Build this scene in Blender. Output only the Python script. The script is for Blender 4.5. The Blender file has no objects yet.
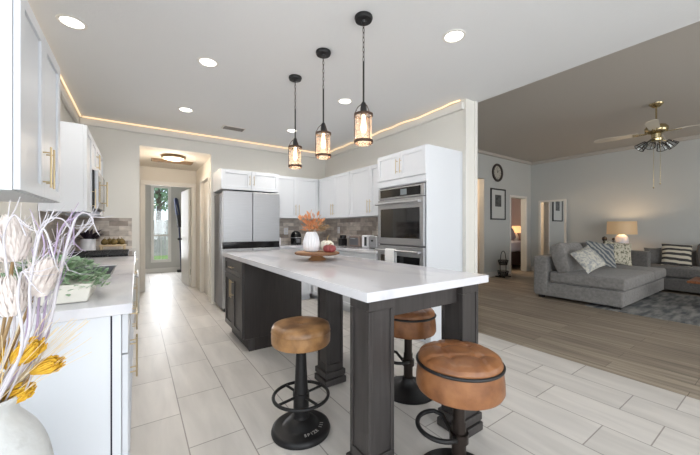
import bpy, bmesh, math, random
from mathutils import Vector, Matrix, noise
random.seed(7)
PI = math.pi
S = bpy.context.scene
C = S.collection
R = math.radians

# ------------------------------------------------------------------ camera, world, sun, area lights, exposure
EYE = 1.23
YAW = R(34.4)
F = 311.0
cam_d = bpy.data.cameras.new('camera'); cam = bpy.data.objects.new('camera', cam_d); C.objects.link(cam)
cam.location = (0, 0, EYE); cam.rotation_euler = (PI/2, 0, -YAW)
cam_d.sensor_width = 36; cam_d.lens = F*36/700; cam_d.shift_y = 0.0007; cam_d.clip_start = 0.02
S.camera = cam

w = bpy.data.worlds.new('world'); S.world = w; w.use_nodes = True
wn = w.node_tree.nodes; wl = w.node_tree.links
sky = wn.new('ShaderNodeTexSky'); sky.sky_type = 'HOSEK_WILKIE'; sky.turbidity = 4.0; sky.ground_albedo = 0.4
sky.sun_direction = Vector((0.4, 0.5, 0.75)).normalized()
mixs = wn.new('ShaderNodeMixRGB'); mixs.inputs[0].default_value = 0.6; mixs.inputs[2].default_value = (0.85, 0.93, 1.0, 1)
wl.new(sky.outputs[0], mixs.inputs[1]); wl.new(mixs.outputs[0], wn['Background'].inputs[0])
wn['Background'].inputs[1].default_value = 2.4

def sun(energy, rot):
    l = bpy.data.lights.new('sun', 'SUN'); l.energy = energy; l.angle = R(3); l.color = (1, 0.96, 0.9)
    o = bpy.data.objects.new('sun', l); C.objects.link(o); o.rotation_euler = rot
sun(3.0, (R(40), 0, R(20)))

def area(name, loc, rot, sx, sy, power, col=(1, 1, 1)):
    l = bpy.data.lights.new(name, 'AREA'); l.shape = 'RECTANGLE'; l.size = sx; l.size_y = sy; l.energy = power; l.color = col
    o = bpy.data.objects.new(name, l); C.objects.link(o); o.location = loc; o.rotation_euler = rot
    return o
# daylight through the windows behind the photographer and at the breakfast nook
area('window_daylight_back', (0.5, -3.35, 1.4), (R(106), 0, 0), 5.2, 2.0, 140, (0.93, 0.97, 1.0))
area('window_daylight_nook', (-2.7, -0.9, 1.4), (0, R(-106), 0), 2.0, 4.0, 55, (0.93, 0.97, 1.0))
area('window_daylight_living', (6.4, -3.35, 1.5), (R(90), 0, 0), 3.0, 1.8, 62, (1.0, 0.97, 0.93))

S.view_settings.view_transform = 'Standard'; S.view_settings.look = 'None'
S.view_settings.gamma = 1; S.view_settings.use_curve_mapping = False
S.view_settings.exposure = -0.05

area('window_daylight_hall_room', (0.55, 9.98, 1.35), (R(-90), 0, 0), 0.36, 1.9, 42, (0.93, 0.96, 1.0))
# ------------------------------------------------------------------ materials
def lin(c):
    return tuple((x/12.92 if x <= 0.04045 else ((x+0.055)/1.055)**2.4) for x in c)
def rgb(r, g, b): return lin((r/255, g/255, b/255))

def mat(name, col, rough=0.5, metal=0.0, col2=None, scale=8.0, stretch=(1, 1, 1), bump=0.0, bscale=None, coat=0.0,
        detail=4.0, contrast=(0.3, 0.7), trans=0.0, spec=None, sheen=0.0):
    m = bpy.data.materials.new(name); m.use_nodes = True
    n = m.node_tree.nodes; l = m.node_tree.links; b = n['Principled BSDF']
    b.inputs['Base Color'].default_value = (*col, 1); b.inputs['Roughness'].default_value = rough
    b.inputs['Metallic'].default_value = metal; b.inputs['Coat Weight'].default_value = coat
    b.inputs['Transmission Weight'].default_value = trans
    if sheen: b.inputs['Sheen Weight'].default_value = sheen
    if spec is not None: b.inputs['Specular IOR Level'].default_value = spec
    tc = n.new('ShaderNodeTexCoord'); mp = n.new('ShaderNodeMapping'); mp.inputs['Scale'].default_value = stretch
    l.new(tc.outputs['Object'], mp.inputs[0])
    nz = n.new('ShaderNodeTexNoise'); nz.inputs['Scale'].default_value = scale; nz.inputs['Detail'].default_value = detail
    l.new(mp.outputs[0], nz.inputs['Vector'])
    if col2 is not None:
        cr = n.new('ShaderNodeValToRGB'); cr.color_ramp.elements[0].position = contrast[0]; cr.color_ramp.elements[1].position = contrast[1]
        cr.color_ramp.elements[0].color = (*col, 1); cr.color_ramp.elements[1].color = (*col2, 1)
        l.new(nz.outputs[0], cr.inputs[0]); l.new(cr.outputs[0], b.inputs['Base Color'])
    if bump:
        bp = n.new('ShaderNodeBump'); bp.inputs['Strength'].default_value = bump; bp.inputs['Distance'].default_value = 0.01
        if bscale:
            nb = n.new('ShaderNodeTexNoise'); nb.inputs['Scale'].default_value = bscale; nb.inputs['Detail'].default_value = 3
            l.new(mp.outputs[0], nb.inputs['Vector']); l.new(nb.outputs[0], bp.inputs['Height'])
        else: l.new(nz.outputs[0], bp.inputs['Height'])
        l.new(bp.outputs[0], b.inputs['Normal'])
    return m

def emit(name, col, strength):
    m = bpy.data.materials.new(name); m.use_nodes = True
    b = m.node_tree.nodes['Principled BSDF']; b.inputs['Base Color'].default_value = (*col, 1)
    b.inputs['Emission Color'].default_value = (*col, 1); b.inputs['Emission Strength'].default_value = strength
    return m

def swap_xy(n, l, src):
    s = n.new('ShaderNodeSeparateXYZ'); c = n.new('ShaderNodeCombineXYZ'); l.new(src, s.inputs[0])
    l.new(s.outputs[1], c.inputs[0]); l.new(s.outputs[0], c.inputs[1]); return c.outputs[0]

def brick_mat(name, c1, c2, mortar, bw, rh, msize, offset, freq, axes, shift, rough, streak=None, coat=0.0, bump=0.15, bias=0.0, streak_amt=0.5):
    """rows of tiles or planks; axes picks (length, row) from object coordinates"""
    m = bpy.data.materials.new(name); m.use_nodes = True
    n = m.node_tree.nodes; l = m.node_tree.links; b = n['Principled BSDF']
    tc = n.new('ShaderNodeTexCoord'); s = n.new('ShaderNodeSeparateXYZ'); l.new(tc.outputs['Object'], s.inputs[0])
    c = n.new('ShaderNodeCombineXYZ'); l.new(s.outputs[axes[0]], c.inputs[0]); l.new(s.outputs[axes[1]], c.inputs[1])
    mp = n.new('ShaderNodeMapping'); mp.inputs['Location'].default_value = (shift[0], shift[1], 0); l.new(c.outputs[0], mp.inputs[0])
    br = n.new('ShaderNodeTexBrick'); l.new(mp.outputs[0], br.inputs['Vector'])
    br.offset = offset; br.offset_frequency = freq; br.squash = 1
    br.inputs['Color1'].default_value = (*c1, 1); br.inputs['Color2'].default_value = (*c2, 1); br.inputs['Mortar'].default_value = (*mortar, 1)
    br.inputs['Scale'].default_value = 1; br.inputs['Mortar Size'].default_value = msize; br.inputs['Mortar Smooth'].default_value = 0.1
    br.inputs['Bias'].default_value = bias
    br.inputs['Brick Width'].default_value = bw; br.inputs['Row Height'].default_value = rh
    out = br.outputs['Color']
    if streak:
        mp2 = n.new('ShaderNodeMapping'); mp2.inputs['Scale'].default_value = streak; l.new(c.outputs[0], mp2.inputs[0])
        nz = n.new('ShaderNodeTexNoise'); nz.inputs['Scale'].default_value = 1; nz.inputs['Detail'].default_value = 6; nz.inputs['Distortion'].default_value = 0.4
        l.new(mp2.outputs[0], nz.inputs['Vector'])
        cr = n.new('ShaderNodeValToRGB'); cr.color_ramp.elements[0].position = 0.3; cr.color_ramp.elements[1].position = 0.7
        cr.color_ramp.elements[0].color = (1-streak_amt,)*3 + (1,); cr.color_ramp.elements[1].color = (1, 1, 1, 1)
        l.new(nz.outputs[0], cr.inputs[0])
        mx = n.new('ShaderNodeMixRGB'); mx.blend_type = 'MULTIPLY'; mx.inputs[0].default_value = 1
        l.new(out, mx.inputs[1]); l.new(cr.outputs[0], mx.inputs[2]); out = mx.outputs[0]
    l.new(out, b.inputs['Base Color']); b.inputs['Roughness'].default_value = rough; b.inputs['Coat Weight'].default_value = coat
    bp = n.new('ShaderNodeBump'); bp.invert = True; bp.inputs['Strength'].default_value = bump; bp.inputs['Distance'].default_value = 0.003
    l.new(br.outputs['Fac'], bp.inputs['Height']); l.new(bp.outputs[0], b.inputs['Normal'])
    return m

def pane_mat(name, tint, gloss, rough=0.02):
    m = bpy.data.materials.new(name); m.use_nodes = True
    n = m.node_tree.nodes; l = m.node_tree.links; n.remove(n['Principled BSDF'])
    t = n.new('ShaderNodeBsdfTransparent'); t.inputs[0].default_value = (*tint, 1)
    g = n.new('ShaderNodeBsdfGlossy'); g.inputs['Roughness'].default_value = rough
    mx = n.new('ShaderNodeMixShader'); mx.inputs[0].default_value = gloss
    l.new(t.outputs[0], mx.inputs[1]); l.new(g.outputs[0], mx.inputs[2]); l.new(mx.outputs[0], n['Material Output'].inputs[0])
    return m

M = {}
M['wall'] = mat('wall_paint', rgb(226, 223, 216), 0.7, bump=0.04, bscale=120)
M['wall_hall'] = mat('hall_paint', rgb(222, 216, 206), 0.7, bump=0.04, bscale=120)
M['wall_living'] = mat('living_paint', rgb(196, 198, 196), 0.7, bump=0.05, bscale=90)
M['wall_grey'] = mat('grey_paint', rgb(192, 190, 184), 0.7)
M['wall_purple'] = mat('bedroom_paint', rgb(166, 154, 160), 0.7)
M['ceiling'] = mat('ceiling_paint', rgb(226, 227, 228), 0.8, bump=0.12, bscale=60)
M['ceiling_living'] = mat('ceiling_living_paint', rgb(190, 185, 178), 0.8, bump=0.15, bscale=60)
M['trim'] = mat('trim_paint', rgb(226, 223, 217), 0.45)
M['white'] = mat('cabinet_white', rgb(217, 220, 225), 0.38)
M['quartz'] = mat('quartz', rgb(216, 215, 219), 0.07, col2=rgb(200, 200, 207), scale=2.2, stretch=(1.6, 0.5, 1), contrast=(0.52, 0.6), detail=9, spec=0.38)
M['quartz'].node_tree.nodes['Principled BSDF'].inputs['IOR'].default_value = 1.36
M['darkwood'] = mat('dark_stained_wood', rgb(34, 28, 26), 0.42, col2=rgb(46, 39, 36), scale=3, stretch=(14, 14, 1.2), bump=0.05)
M['greywood'] = mat('charcoal_grained_wood', rgb(47, 43, 42), 0.40, col2=rgb(62, 58, 57), scale=3, stretch=(16, 16, 1.0), bump=0.05)
M['brass'] = mat('brushed_brass', rgb(206, 186, 150), 0.28, 1.0)
M['fanbrass'] = mat('polished_brass', rgb(192, 176, 138), 0.2, 1.0)
M['steel'] = mat('stainless_steel', rgb(184, 185, 188), 0.45, 0.9, col2=rgb(174, 175, 178), scale=4, stretch=(1, 1, 60), bump=0.01)
M['steel_side'] = mat('grey_steel_side', rgb(118, 118, 122), 0.4, 0.6)
M['black'] = mat('black_metal', rgb(28, 27, 28), 0.42, 0.3)
M['blackgloss'] = mat('black_gloss', rgb(12, 12, 14), 0.12)
M['ovenglass'] = mat('oven_glass', rgb(26, 26, 28), 0.06, coat=0.5)
M['blackplastic'] = mat('black_plastic', rgb(22, 22, 24), 0.4)
M['bronze'] = mat('dark_bronze', rgb(52, 44, 40), 0.4, 0.7)
M['tanleather'] = mat('honey_leather', rgb(168, 126, 82), 0.36, col2=rgb(108, 74, 44), scale=9, bump=0.06, bscale=90, contrast=(0.4, 0.66))
M['cognac'] = mat('cognac_leather', rgb(152, 102, 64), 0.36, col2=rgb(112, 68, 38), scale=12, bump=0.08, bscale=110, contrast=(0.35, 0.7))
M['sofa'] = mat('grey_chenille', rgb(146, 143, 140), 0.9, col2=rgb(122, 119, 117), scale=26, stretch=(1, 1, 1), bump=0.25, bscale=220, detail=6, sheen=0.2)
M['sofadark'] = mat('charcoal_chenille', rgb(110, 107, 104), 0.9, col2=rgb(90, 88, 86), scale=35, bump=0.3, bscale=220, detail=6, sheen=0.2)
M['blackfeet'] = mat('black_feet', rgb(20, 18, 18), 0.5)
M['ceramic'] = mat('white_ceramic', rgb(232, 232, 236), 0.35)
M['stoneware'] = mat('speckled_stoneware', rgb(214, 216, 216), 0.75, col2=rgb(186, 186, 184), scale=14, bump=0.35, bscale=30, contrast=(0.55, 0.75))
M['terracotta'] = mat('red_pumpkin_skin', rgb(136, 60, 60), 0.5)
M['cream'] = mat('cream_pumpkin_skin', rgb(228, 222, 208), 0.5)
M['stem'] = mat('dry_stem', rgb(150, 124, 88), 0.8)
M['slab'] = mat('bark_wood_slab', rgb(176, 132, 92), 0.55, col2=rgb(140, 100, 66), scale=10)
M['bark'] = mat('bark_edge', rgb(120, 84, 60), 0.9, bump=0.4, bscale=60)
M['orange'] = mat('orange_dried_leaf', rgb(218, 160, 116), 0.7, col2=rgb(190, 118, 74), scale=30)
M['brownleaf'] = mat('brown_dried_leaf', rgb(150, 124, 92), 0.8)
M['leaf'] = mat('sage_leaf', rgb(180, 202, 170), 0.55, col2=rgb(112, 146, 106), scale=25)
M['twig'] = mat('white_twig', rgb(206, 202, 208), 0.6)
M['lilac'] = mat('lilac_twig', rgb(182, 164, 192), 0.6)
M['fluff'] = mat('ivory_petal', rgb(242, 234, 230), 0.8, col2=rgb(226, 214, 208), scale=30)
M['yellow'] = mat('mustard_bloom', rgb(236, 196, 66), 0.7, col2=rgb(214, 158, 34), scale=60)
M['wheat'] = mat('wheat_straw', rgb(226, 208, 174), 0.8)
M['shade'] = mat('linen_shade', rgb(196, 166, 126), 0.9)
M['planter'] = mat('white_planter', rgb(226, 222, 212), 0.6)
M['lawn'] = mat('lawn', rgb(96, 132, 70), 0.9, col2=rgb(130, 156, 92), scale=6)
M['pave'] = mat('pale_paving', rgb(226, 222, 216), 0.8)
M['fence'] = mat('weathered_fence', rgb(164, 162, 166), 0.8, col2=rgb(138, 134, 136), scale=3, stretch=(10, 1, 1))
M['treeleaf'] = mat('tree_leaf', rgb(150, 184, 152), 0.6, col2=rgb(110, 150, 116), scale=3)
M['trunk'] = mat('trunk', rgb(84, 70, 58), 0.9)
M['navy'] = mat('navy_plastic', rgb(26, 36, 70), 0.35)
M['ventbrown'] = mat('bronze_vent', rgb(120, 96, 66), 0.5)
M['mirror'] = mat('mirror_glass', (0.9, 0.9, 0.9), 0.01, 1.0)
M['glass'] = pane_mat('window_glass', (0.96, 0.98, 0.98), 0.06)
def amber_mat():
    m = pane_mat('amber_seeded_glass', (1.0, 0.95, 0.90), 0.08, 0.12); n = m.node_tree.nodes; l = m.node_tree.links
    tr = n.new('ShaderNodeBsdfTranslucent'); tr.inputs[0].default_value = (*rgb(248, 224, 208), 1)
    df = n.new('ShaderNodeBsdfDiffuse'); df.inputs[0].default_value = (*rgb(240, 212, 194), 1)
    a1 = n.new('ShaderNodeMixShader'); a1.inputs[0].default_value = 0.4; l.new(tr.outputs[0], a1.inputs[1]); l.new(df.outputs[0], a1.inputs[2])
    nz = n.new('ShaderNodeTexNoise'); nz.inputs['Scale'].default_value = 70; tc = n.new('ShaderNodeTexCoord'); l.new(tc.outputs['Object'], nz.inputs[0])
    mr_ = n.new('ShaderNodeMapRange'); mr_.inputs[1].default_value = 0.3; mr_.inputs[2].default_value = 0.7; mr_.inputs[3].default_value = 0.12; mr_.inputs[4].default_value = 0.34; l.new(nz.outputs[0], mr_.inputs[0])
    a2 = n.new('ShaderNodeMixShader'); l.new(mr_.outputs[0], a2.inputs[0]); old = n['Material Output'].inputs[0].links[0].from_socket
    l.new(old, a2.inputs[1]); l.new(a1.outputs[0], a2.inputs[2]); l.new(a2.outputs[0], n['Material Output'].inputs[0])
    return m
M['amber'] = amber_mat()
M['copper'] = mat('aged_copper', rgb(78, 58, 46), 0.45, 0.5)
M['smoke'] = pane_mat('clear_shade_glass', (0.8, 0.84, 0.86), 0.25, 0.1)
M['bulb'] = emit('filament_bulb', (1.0, 0.78, 0.50), 9)
M['led'] = emit('led_strip', (1.0, 0.74, 0.46), 1.15)
M['down'] = emit('downlight', (1.0, 0.97, 0.92), 6)
M['dome'] = emit('hall_dome', (1.0, 0.88, 0.72), 1.8)
M['shadeglow'] = emit('lit_shade', rgb(208, 176, 136), 0.2)
M['bedshade'] = emit('bedroom_shade', rgb(255, 190, 130), 1.3)
M['paper'] = mat('picture_paper', rgb(206, 208, 206), 0.6)
M['photo'] = mat('dark_print', rgb(96, 98, 98), 0.5, col2=rgb(40, 42, 44), scale=14)
M['clockface'] = mat('clock_face', rgb(190, 186, 176), 0.5)
M['clockrim'] = mat('clock_rim', rgb(58, 50, 46), 0.5)
M['towel'] = mat('white_towel', rgb(236, 236, 236), 0.95, bump=0.3, bscale=150)
M['linen'] = mat('pale_bedding', rgb(196, 194, 210), 0.9)
M['bedwood'] = mat('dark_bed_wood', rgb(54, 38, 32), 0.5)
M['tablewood'] = mat('warm_table_wood', rgb(150, 92, 54), 0.35, col2=rgb(112, 64, 36), scale=4, stretch=(2, 12, 12))
M['fanblade'] = mat('fan_blade_pale', rgb(206, 198, 184), 0.35)
M['fig'] = mat('dark_figurine', rgb(44, 36, 34), 0.5)
M['boardwood'] = mat('pale_board_wood', rgb(206, 184, 150), 0.6)
M['pear'] = mat('olive_pear_skin', rgb(128, 104, 54), 0.5, col2=rgb(92, 78, 42), scale=30)
M['darkleaf'] = mat('dark_foliage', rgb(44, 32, 46), 0.7)
M['warmgrey'] = mat('grey_canister', rgb(128, 122, 116), 0.4)
M['bread'] = mat('brown_steel', rgb(148, 132, 124), 0.35, 0.6)
M['door'] = mat('door_paint', rgb(224, 220, 212), 0.4)
M['lettering'] = mat('worn_white_lettering', rgb(168, 164, 160), 0.6)
M['gap_shade'] = mat('thin_shadow_gap', rgb(40, 38, 52), 0.9)
M['tile'] = brick_mat('floor_tile', rgb(224, 219, 213), rgb(213, 208, 202), rgb(160, 153, 147), 0.615, 0.308, 0.0035, 0.36, 2, (1, 0), (0.52, 0.070), 0.42, streak=(1.6, 9, 1), streak_amt=0.2)
M['plank'] = brick_mat('wood_plank', rgb(184, 170, 152), rgb(158, 144, 128), rgb(116, 104, 92), 1.2, 0.18, 0.002, 0.43, 2, (1, 0), (0.2, 0.0), 0.46, streak=(1.1, 20, 1), streak_amt=0.5)
M['stone'] = brick_mat('stacked_stone', rgb(238, 228, 217), rgb(160, 146, 136), rgb(178, 168, 159), 0.21, 0.07, 0.002, 0.5, 2, (1, 2), (0, 0), 0.5, streak=(9, 14, 1), streak_amt=0.38, bump=0.4)
M['stoneX'] = brick_mat('stacked_stone_back', rgb(238, 228, 217), rgb(160, 146, 136), rgb(178, 168, 159), 0.21, 0.07, 0.002, 0.5, 2, (0, 2), (0, 0), 0.5, streak=(9, 14, 1), streak_amt=0.38, bump=0.4)

def wave_mat(name, base, dark, scale, direction='Y', distort=3.0, ramp=None, rough=0.9):
    m = bpy.data.materials.new(name); m.use_nodes = True
    n = m.node_tree.nodes; l = m.node_tree.links; b = n['Principled BSDF']
    tc = n.new('ShaderNodeTexCoord'); wv = n.new('ShaderNodeTexWave'); wv.bands_direction = direction
    wv.inputs['Scale'].default_value = scale; wv.inputs['Distortion'].default_value = distort; wv.inputs['Detail'].default_value = 2; wv.inputs['Detail Scale'].default_value = 1.2
    l.new(tc.outputs['Object'], wv.inputs[0]); cr = n.new('ShaderNodeValToRGB'); l.new(wv.outputs[0], cr.inputs[0])
    els = ramp or [(0.35, base), (0.55, dark)]
    cr.color_ramp.elements[0].position, cr.color_ramp.elements[1].position = els[0][0], els[1][0]
    cr.color_ramp.elements[0].color = (*els[0][1], 1); cr.color_ramp.elements[1].color = (*els[1][1], 1)
    for p, c in els[2:]:
        e = cr.color_ramp.elements.new(p); e.color = (*c, 1)
    l.new(cr.outputs[0], b.inputs['Base Color']); b.inputs['Roughness'].default_value = rough
    return m
M['pil_wave'] = wave_mat('navy_cream_wave_fabric', rgb(164, 164, 158), rgb(92, 98, 106), 6.5, 'DIAGONAL', 5.0)
M['pil_stripe'] = wave_mat('black_cream_stripe_fabric', rgb(190, 180, 162), rgb(52, 50, 50), 3.4, 'Y', 2.2, [(0.42, rgb(60, 58, 58)), (0.55, rgb(196, 188, 170))])
M['pil_floral'] = mat('pale_floral_fabric', rgb(206, 202, 190), 0.9, col2=rgb(156, 158, 160), scale=26, contrast=(0.42, 0.6), bump=0.1)
M['pil_leaf'] = mat('cream_sprig_fabric', rgb(202, 196, 178), 0.9, col2=rgb(112, 112, 92), scale=40, contrast=(0.5, 0.6), stretch=(1, 0.6, 1))

def rug_mat():
    m = mat('distressed_rug', rgb(158, 157, 154), 0.95, col2=rgb(92, 96, 100), scale=3.2, stretch=(0.8, 3.2, 1), bump=0.3, bscale=160, detail=8, contrast=(0.38, 0.62))
    return m
M['rug'] = rug_mat()

# ------------------------------------------------------------------ mesh builder
ORG = {}
def tag(o, label=None, cat=None, group=None, kind=None):
    if label: o['label'] = label
    if cat: o['category'] = cat
    if group: o['group'] = group
    if kind: o['kind'] = kind
    return o
def thing(name, label, cat, loc=(0, 0, 0), group=None):
    o = bpy.data.objects.new(name, None); C.objects.link(o); o.location = loc; o.empty_display_size = 0.1
    ORG[o] = Vector(loc)
    return tag(o, label, cat, group)

def smooth_prof(pr, k=5):
    out = []
    for i in range(len(pr)-1):
        p0, p1, p2, p3 = [Vector(pr[max(0, min(len(pr)-1, j))]) for j in (i-1, i, i+1, i+2)]
        for q in range(k):
            t = q/k; v = 0.5*((2*p1)+(p2-p0)*t+(2*p0-5*p1+4*p2-p3)*t*t+(3*p1-p0-3*p2+p3)*t**3); out.append((max(v.x, 0.0005), v.y))
    return out+[tuple(pr[-1])]

class MB:
    def __init__(s): s.bm = bmesh.new()
    def _new(s, verts, faces):
        vs = [s.bm.verts.new(v) for v in verts]
        fs = []
        for f in faces:
            try: fs.append(s.bm.faces.new([vs[i] for i in f]))
            except ValueError: pass
        return vs, fs
    def hexa(s, p, bevel=0.0, seg=2):
        vs, fs = s._new(p, [(0, 3, 2, 1), (4, 5, 6, 7), (0, 1, 5, 4), (1, 2, 6, 5), (2, 3, 7, 6), (3, 0, 4, 7)])
        if bevel:
            es = list({e for f in fs for e in f.edges})
            bmesh.ops.bevel(s.bm, geom=es, offset=bevel, segments=seg, affect='EDGES', profile=0.5, clamp_overlap=True)
        return s
    def box(s, x0, x1, y0, y1, z0, z1, bevel=0.0, seg=2):
        x0, x1 = sorted((x0, x1)); y0, y1 = sorted((y0, y1)); z0, z1 = sorted((z0, z1))
        return s.hexa([(x0, y0, z0), (x1, y0, z0), (x1, y1, z0), (x0, y1, z0), (x0, y0, z1), (x1, y0, z1), (x1, y1, z1), (x0, y1, z1)], bevel, seg)
    def obox(s, O, U, N, u0, u1, v0, v1, n0, n1, bevel=0.0):
        O, U, N = Vector(O), Vector(U), Vector(N); a = O+U*u0+N*n0+Vector((0, 0, v0)); b = O+U*u1+N*n1+Vector((0, 0, v1))
        return s.box(a.x, b.x, a.y, b.y, a.z, b.z, bevel)
    def lathe(s, prof, c=(0, 0, 0), seg=40, axis='Z', ribs=0, ribamp=0.0, squash=(1, 1), caps=True):
        rings = []; c = Vector(c)
        for r, z in prof:
            ring = []
            for i in range(seg):
                a = 2*PI*i/seg; rr = r*(1+ribamp*(abs(math.cos(ribs*a/2))-0.5)) if ribs else r
                v = Vector((rr*math.cos(a)*squash[0], rr*math.sin(a)*squash[1], z))
                if axis == 'X': v = Vector((v.z, v.x, v.y))
                if axis == 'Y': v = Vector((v.x, v.z, v.y))
                ring.append(s.bm.verts.new(c+v))
            rings.append(ring)
        for a, b in zip(rings, rings[1:]):
            for i in range(seg):
                j = (i+1) % seg; s.bm.faces.new((a[i], a[j], b[j], b[i]))
        for ring, flip in ((rings[0], True), (rings[-1], False)) if caps else ():
            s.bm.faces.new(ring[::-1] if flip else ring)
        return s
    def cyl(s, c, r, h, seg=24, axis='Z', r2=None):
        return s.lathe([(r, 0), (r if r2 is None else r2, h)], c, seg, axis)
    def tube(s, pts, r, seg=8, closed=False):
        pts = [Vector(p) for p in pts]; n = len(pts); rs = r if isinstance(r, (list, tuple)) else [r]*n
        rings = []; up = None
        for i, p in enumerate(pts):
            if closed: d = pts[(i+1) % n]-pts[i-1]
            else: d = pts[min(i+1, n-1)]-pts[max(i-1, 0)]
            d.normalize()
            if up is None: up = d.orthogonal().normalized()
            else:
                up = up-d*up.dot(d)
                up = up.normalized() if up.length > 1e-6 else d.orthogonal().normalized()
            q = d.cross(up)
            rings.append([s.bm.verts.new(p+(up*math.cos(2*PI*k/seg)+q*math.sin(2*PI*k/seg))*rs[i]) for k in range(seg)])
        m = n if closed else n-1
        for i in range(m):
            a, b = rings[i], rings[(i+1) % n]
            for k in range(seg):
                j = (k+1) % seg; s.bm.faces.new((a[k], a[j], b[j], b[k]))
        if not closed: s.bm.faces.new(rings[0][::-1]); s.bm.faces.new(rings[-1])
        return s
    def ball(s, c, rx, ry=None, rz=None, seg=16):
        ry = rx if ry is None else ry; rz = rx if rz is None else rz; c = Vector(c)
        nv = seg//2; prof = []
        vs = []
        top = s.bm.verts.new(c+Vector((0, 0, rz))); bot = s.bm.verts.new(c-Vector((0, 0, rz)))
        for i in range(1, nv):
            th = PI*i/nv
            vs.append([s.bm.verts.new(c+Vector((rx*math.sin(th)*math.cos(2*PI*k/seg), ry*math.sin(th)*math.sin(2*PI*k/seg), rz*math.cos(th)))) for k in range(seg)])
        for k in range(seg):
            j = (k+1) % seg
            s.bm.faces.new((top, vs[0][k], vs[0][j])); s.bm.faces.new((bot, vs[-1][j], vs[-1][k]))
            for a, b in zip(vs, vs[1:]): s.bm.faces.new((a[k], b[k], b[j], a[j]))
        return s
    def leaf(s, p, d, up, L, W):
        d = Vector(d).normalized(); q = d.cross(Vector(up))
        q = q.normalized() if q.length > 1e-4 else d.orthogonal().normalized()
        nrm = q.cross(d); p = Vector(p)
        s._new([p, p+d*L*0.35+q*W/2, p+d*L*0.75+q*W*0.36-nrm*L*0.04, p+d*L-nrm*L*0.12, p+d*L*0.75-q*W*0.36-nrm*L*0.04, p+d*L*0.35-q*W/2, p+d*L*0.45+nrm*W*0.12],
               [(0, 1, 6), (1, 2, 6), (2, 3, 6), (3, 4, 6), (4, 5, 6), (5, 0, 6)])
        return s
    def rbox(s, c, hx, hy, hz, r, crown=0.0, n=9, mat4=None, sag=0.0):
        """soft cushion block: rounded box with a crowned top"""
        c = Vector(c); cache = {}
        def vert(u, v, w_):
            k = (round(u, 5), round(v, 5), round(w_, 5))
            if k in cache: return cache[k]
            p = Vector((u*hx, v*hy, w_*hz)); q = Vector((max(-hx+r, min(hx-r, p.x)), max(-hy+r, min(hy-r, p.y)), max(-hz+r, min(hz-r, p.z))))
            dlt = p-q
            if dlt.length > 1e-9: p = q+dlt.normalized()*r
            bul = crown*(1-u*u)*(1-v*v)
            p.z += bul*(1 if w_ > 0 else -1)*abs(w_)
            p.x += sag*(1-w_*w_)*(1 if u > 0 else -1)*abs(u)**3
            p.y += sag*(1-w_*w_)*(1 if v > 0 else -1)*abs(v)**3
            if mat4: p = mat4 @ p
            cache[k] = s.bm.verts.new(c+p); return cache[k]
        g = [-1]+[-1+2*(0.5-0.5*math.cos(PI*i/n)) for i in range(1, n)]+[1]
        for ax in range(3):
            for sd in (-1, 1):
                for i in range(n):
                    for j in range(n):
                        qs = []
                        for a, b in ((g[i], g[j]), (g[i+1], g[j]), (g[i+1], g[j+1]), (g[i], g[j+1])):
                            t = [a, b]; t.insert(ax, sd); qs.append(vert(*t))
                        if len(set(qs)) == 4:
                            try: s.bm.faces.new(qs)
                            except ValueError: pass
        return s
    def pillow(s, c, w_, h_, t, m3, n=12):
        """knife-edge throw pillow: m3 maps local (x right, y up, z out)"""
        c = Vector(c); top = {}; bot = {}
        for i in range(n+1):
            for j in range(n+1):
                u = -1+2*i/n; v = -1+2*j/n
                th = t*0.5*((1-abs(u)**2.4)*(1-abs(v)**2.4))**0.55
                pin = 1-0.07*(1-abs(v)**2)*(abs(u)**4); pin2 = 1-0.07*(1-abs(u)**2)*(abs(v)**4)
                x, y = u*w_/2*pin, v*h_/2*pin2
                e = i in (0, n) or j in (0, n)
                top[i, j] = s.bm.verts.new(c+m3 @ Vector((x, y, th)))
                bot[i, j] = top[i, j] if e else s.bm.verts.new(c+m3 @ Vector((x, y, -th)))
        for i in range(n):
            for j in range(n):
                s.bm.faces.new((top[i, j], top[i+1, j], top[i+1, j+1], top[i, j+1]))
                q = (bot[i, j], bot[i, j+1], bot[i+1, j+1], bot[i+1, j])
                try: s.bm.faces.new(q)
                except ValueError: pass
        return s
    def build(s, name, m, parent=None, recalc=True, ang=50):
        bm = s.bm
        if recalc: bmesh.ops.recalc_face_normals(bm, faces=bm.faces[:])
        if parent is not None: org = ORG[parent]
        else:
            xs = [v.co for v in bm.verts]
            org = Vector(((min(v.x for v in xs)+max(v.x for v in xs))/2, (min(v.y for v in xs)+max(v.y for v in xs))/2, min(v.z for v in xs)))
            if name.startswith(('floor', 'wall', 'ceiling', 'backsplash')): org = Vector((0, 0, 0))
        for v in bm.verts: v.co -= org
        me = bpy.data.meshes.new(name); bm.to_mesh(me); bm.free()
        me.polygons.foreach_set('use_smooth', [True]*len(me.polygons)); me.set_sharp_from_angle(angle=R(ang))
        me.materials.append(m)
        o = bpy.data.objects.new(name, me); C.objects.link(o); ORG[o] = org
        if parent is not None: o.parent = parent
        else: o.location = org
        if recalc:
            wm = o.modifiers.new('face_weighted_normals', 'WEIGHTED_NORMAL'); wm.keep_sharp = True; wm.weight = 60
        return o

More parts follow.
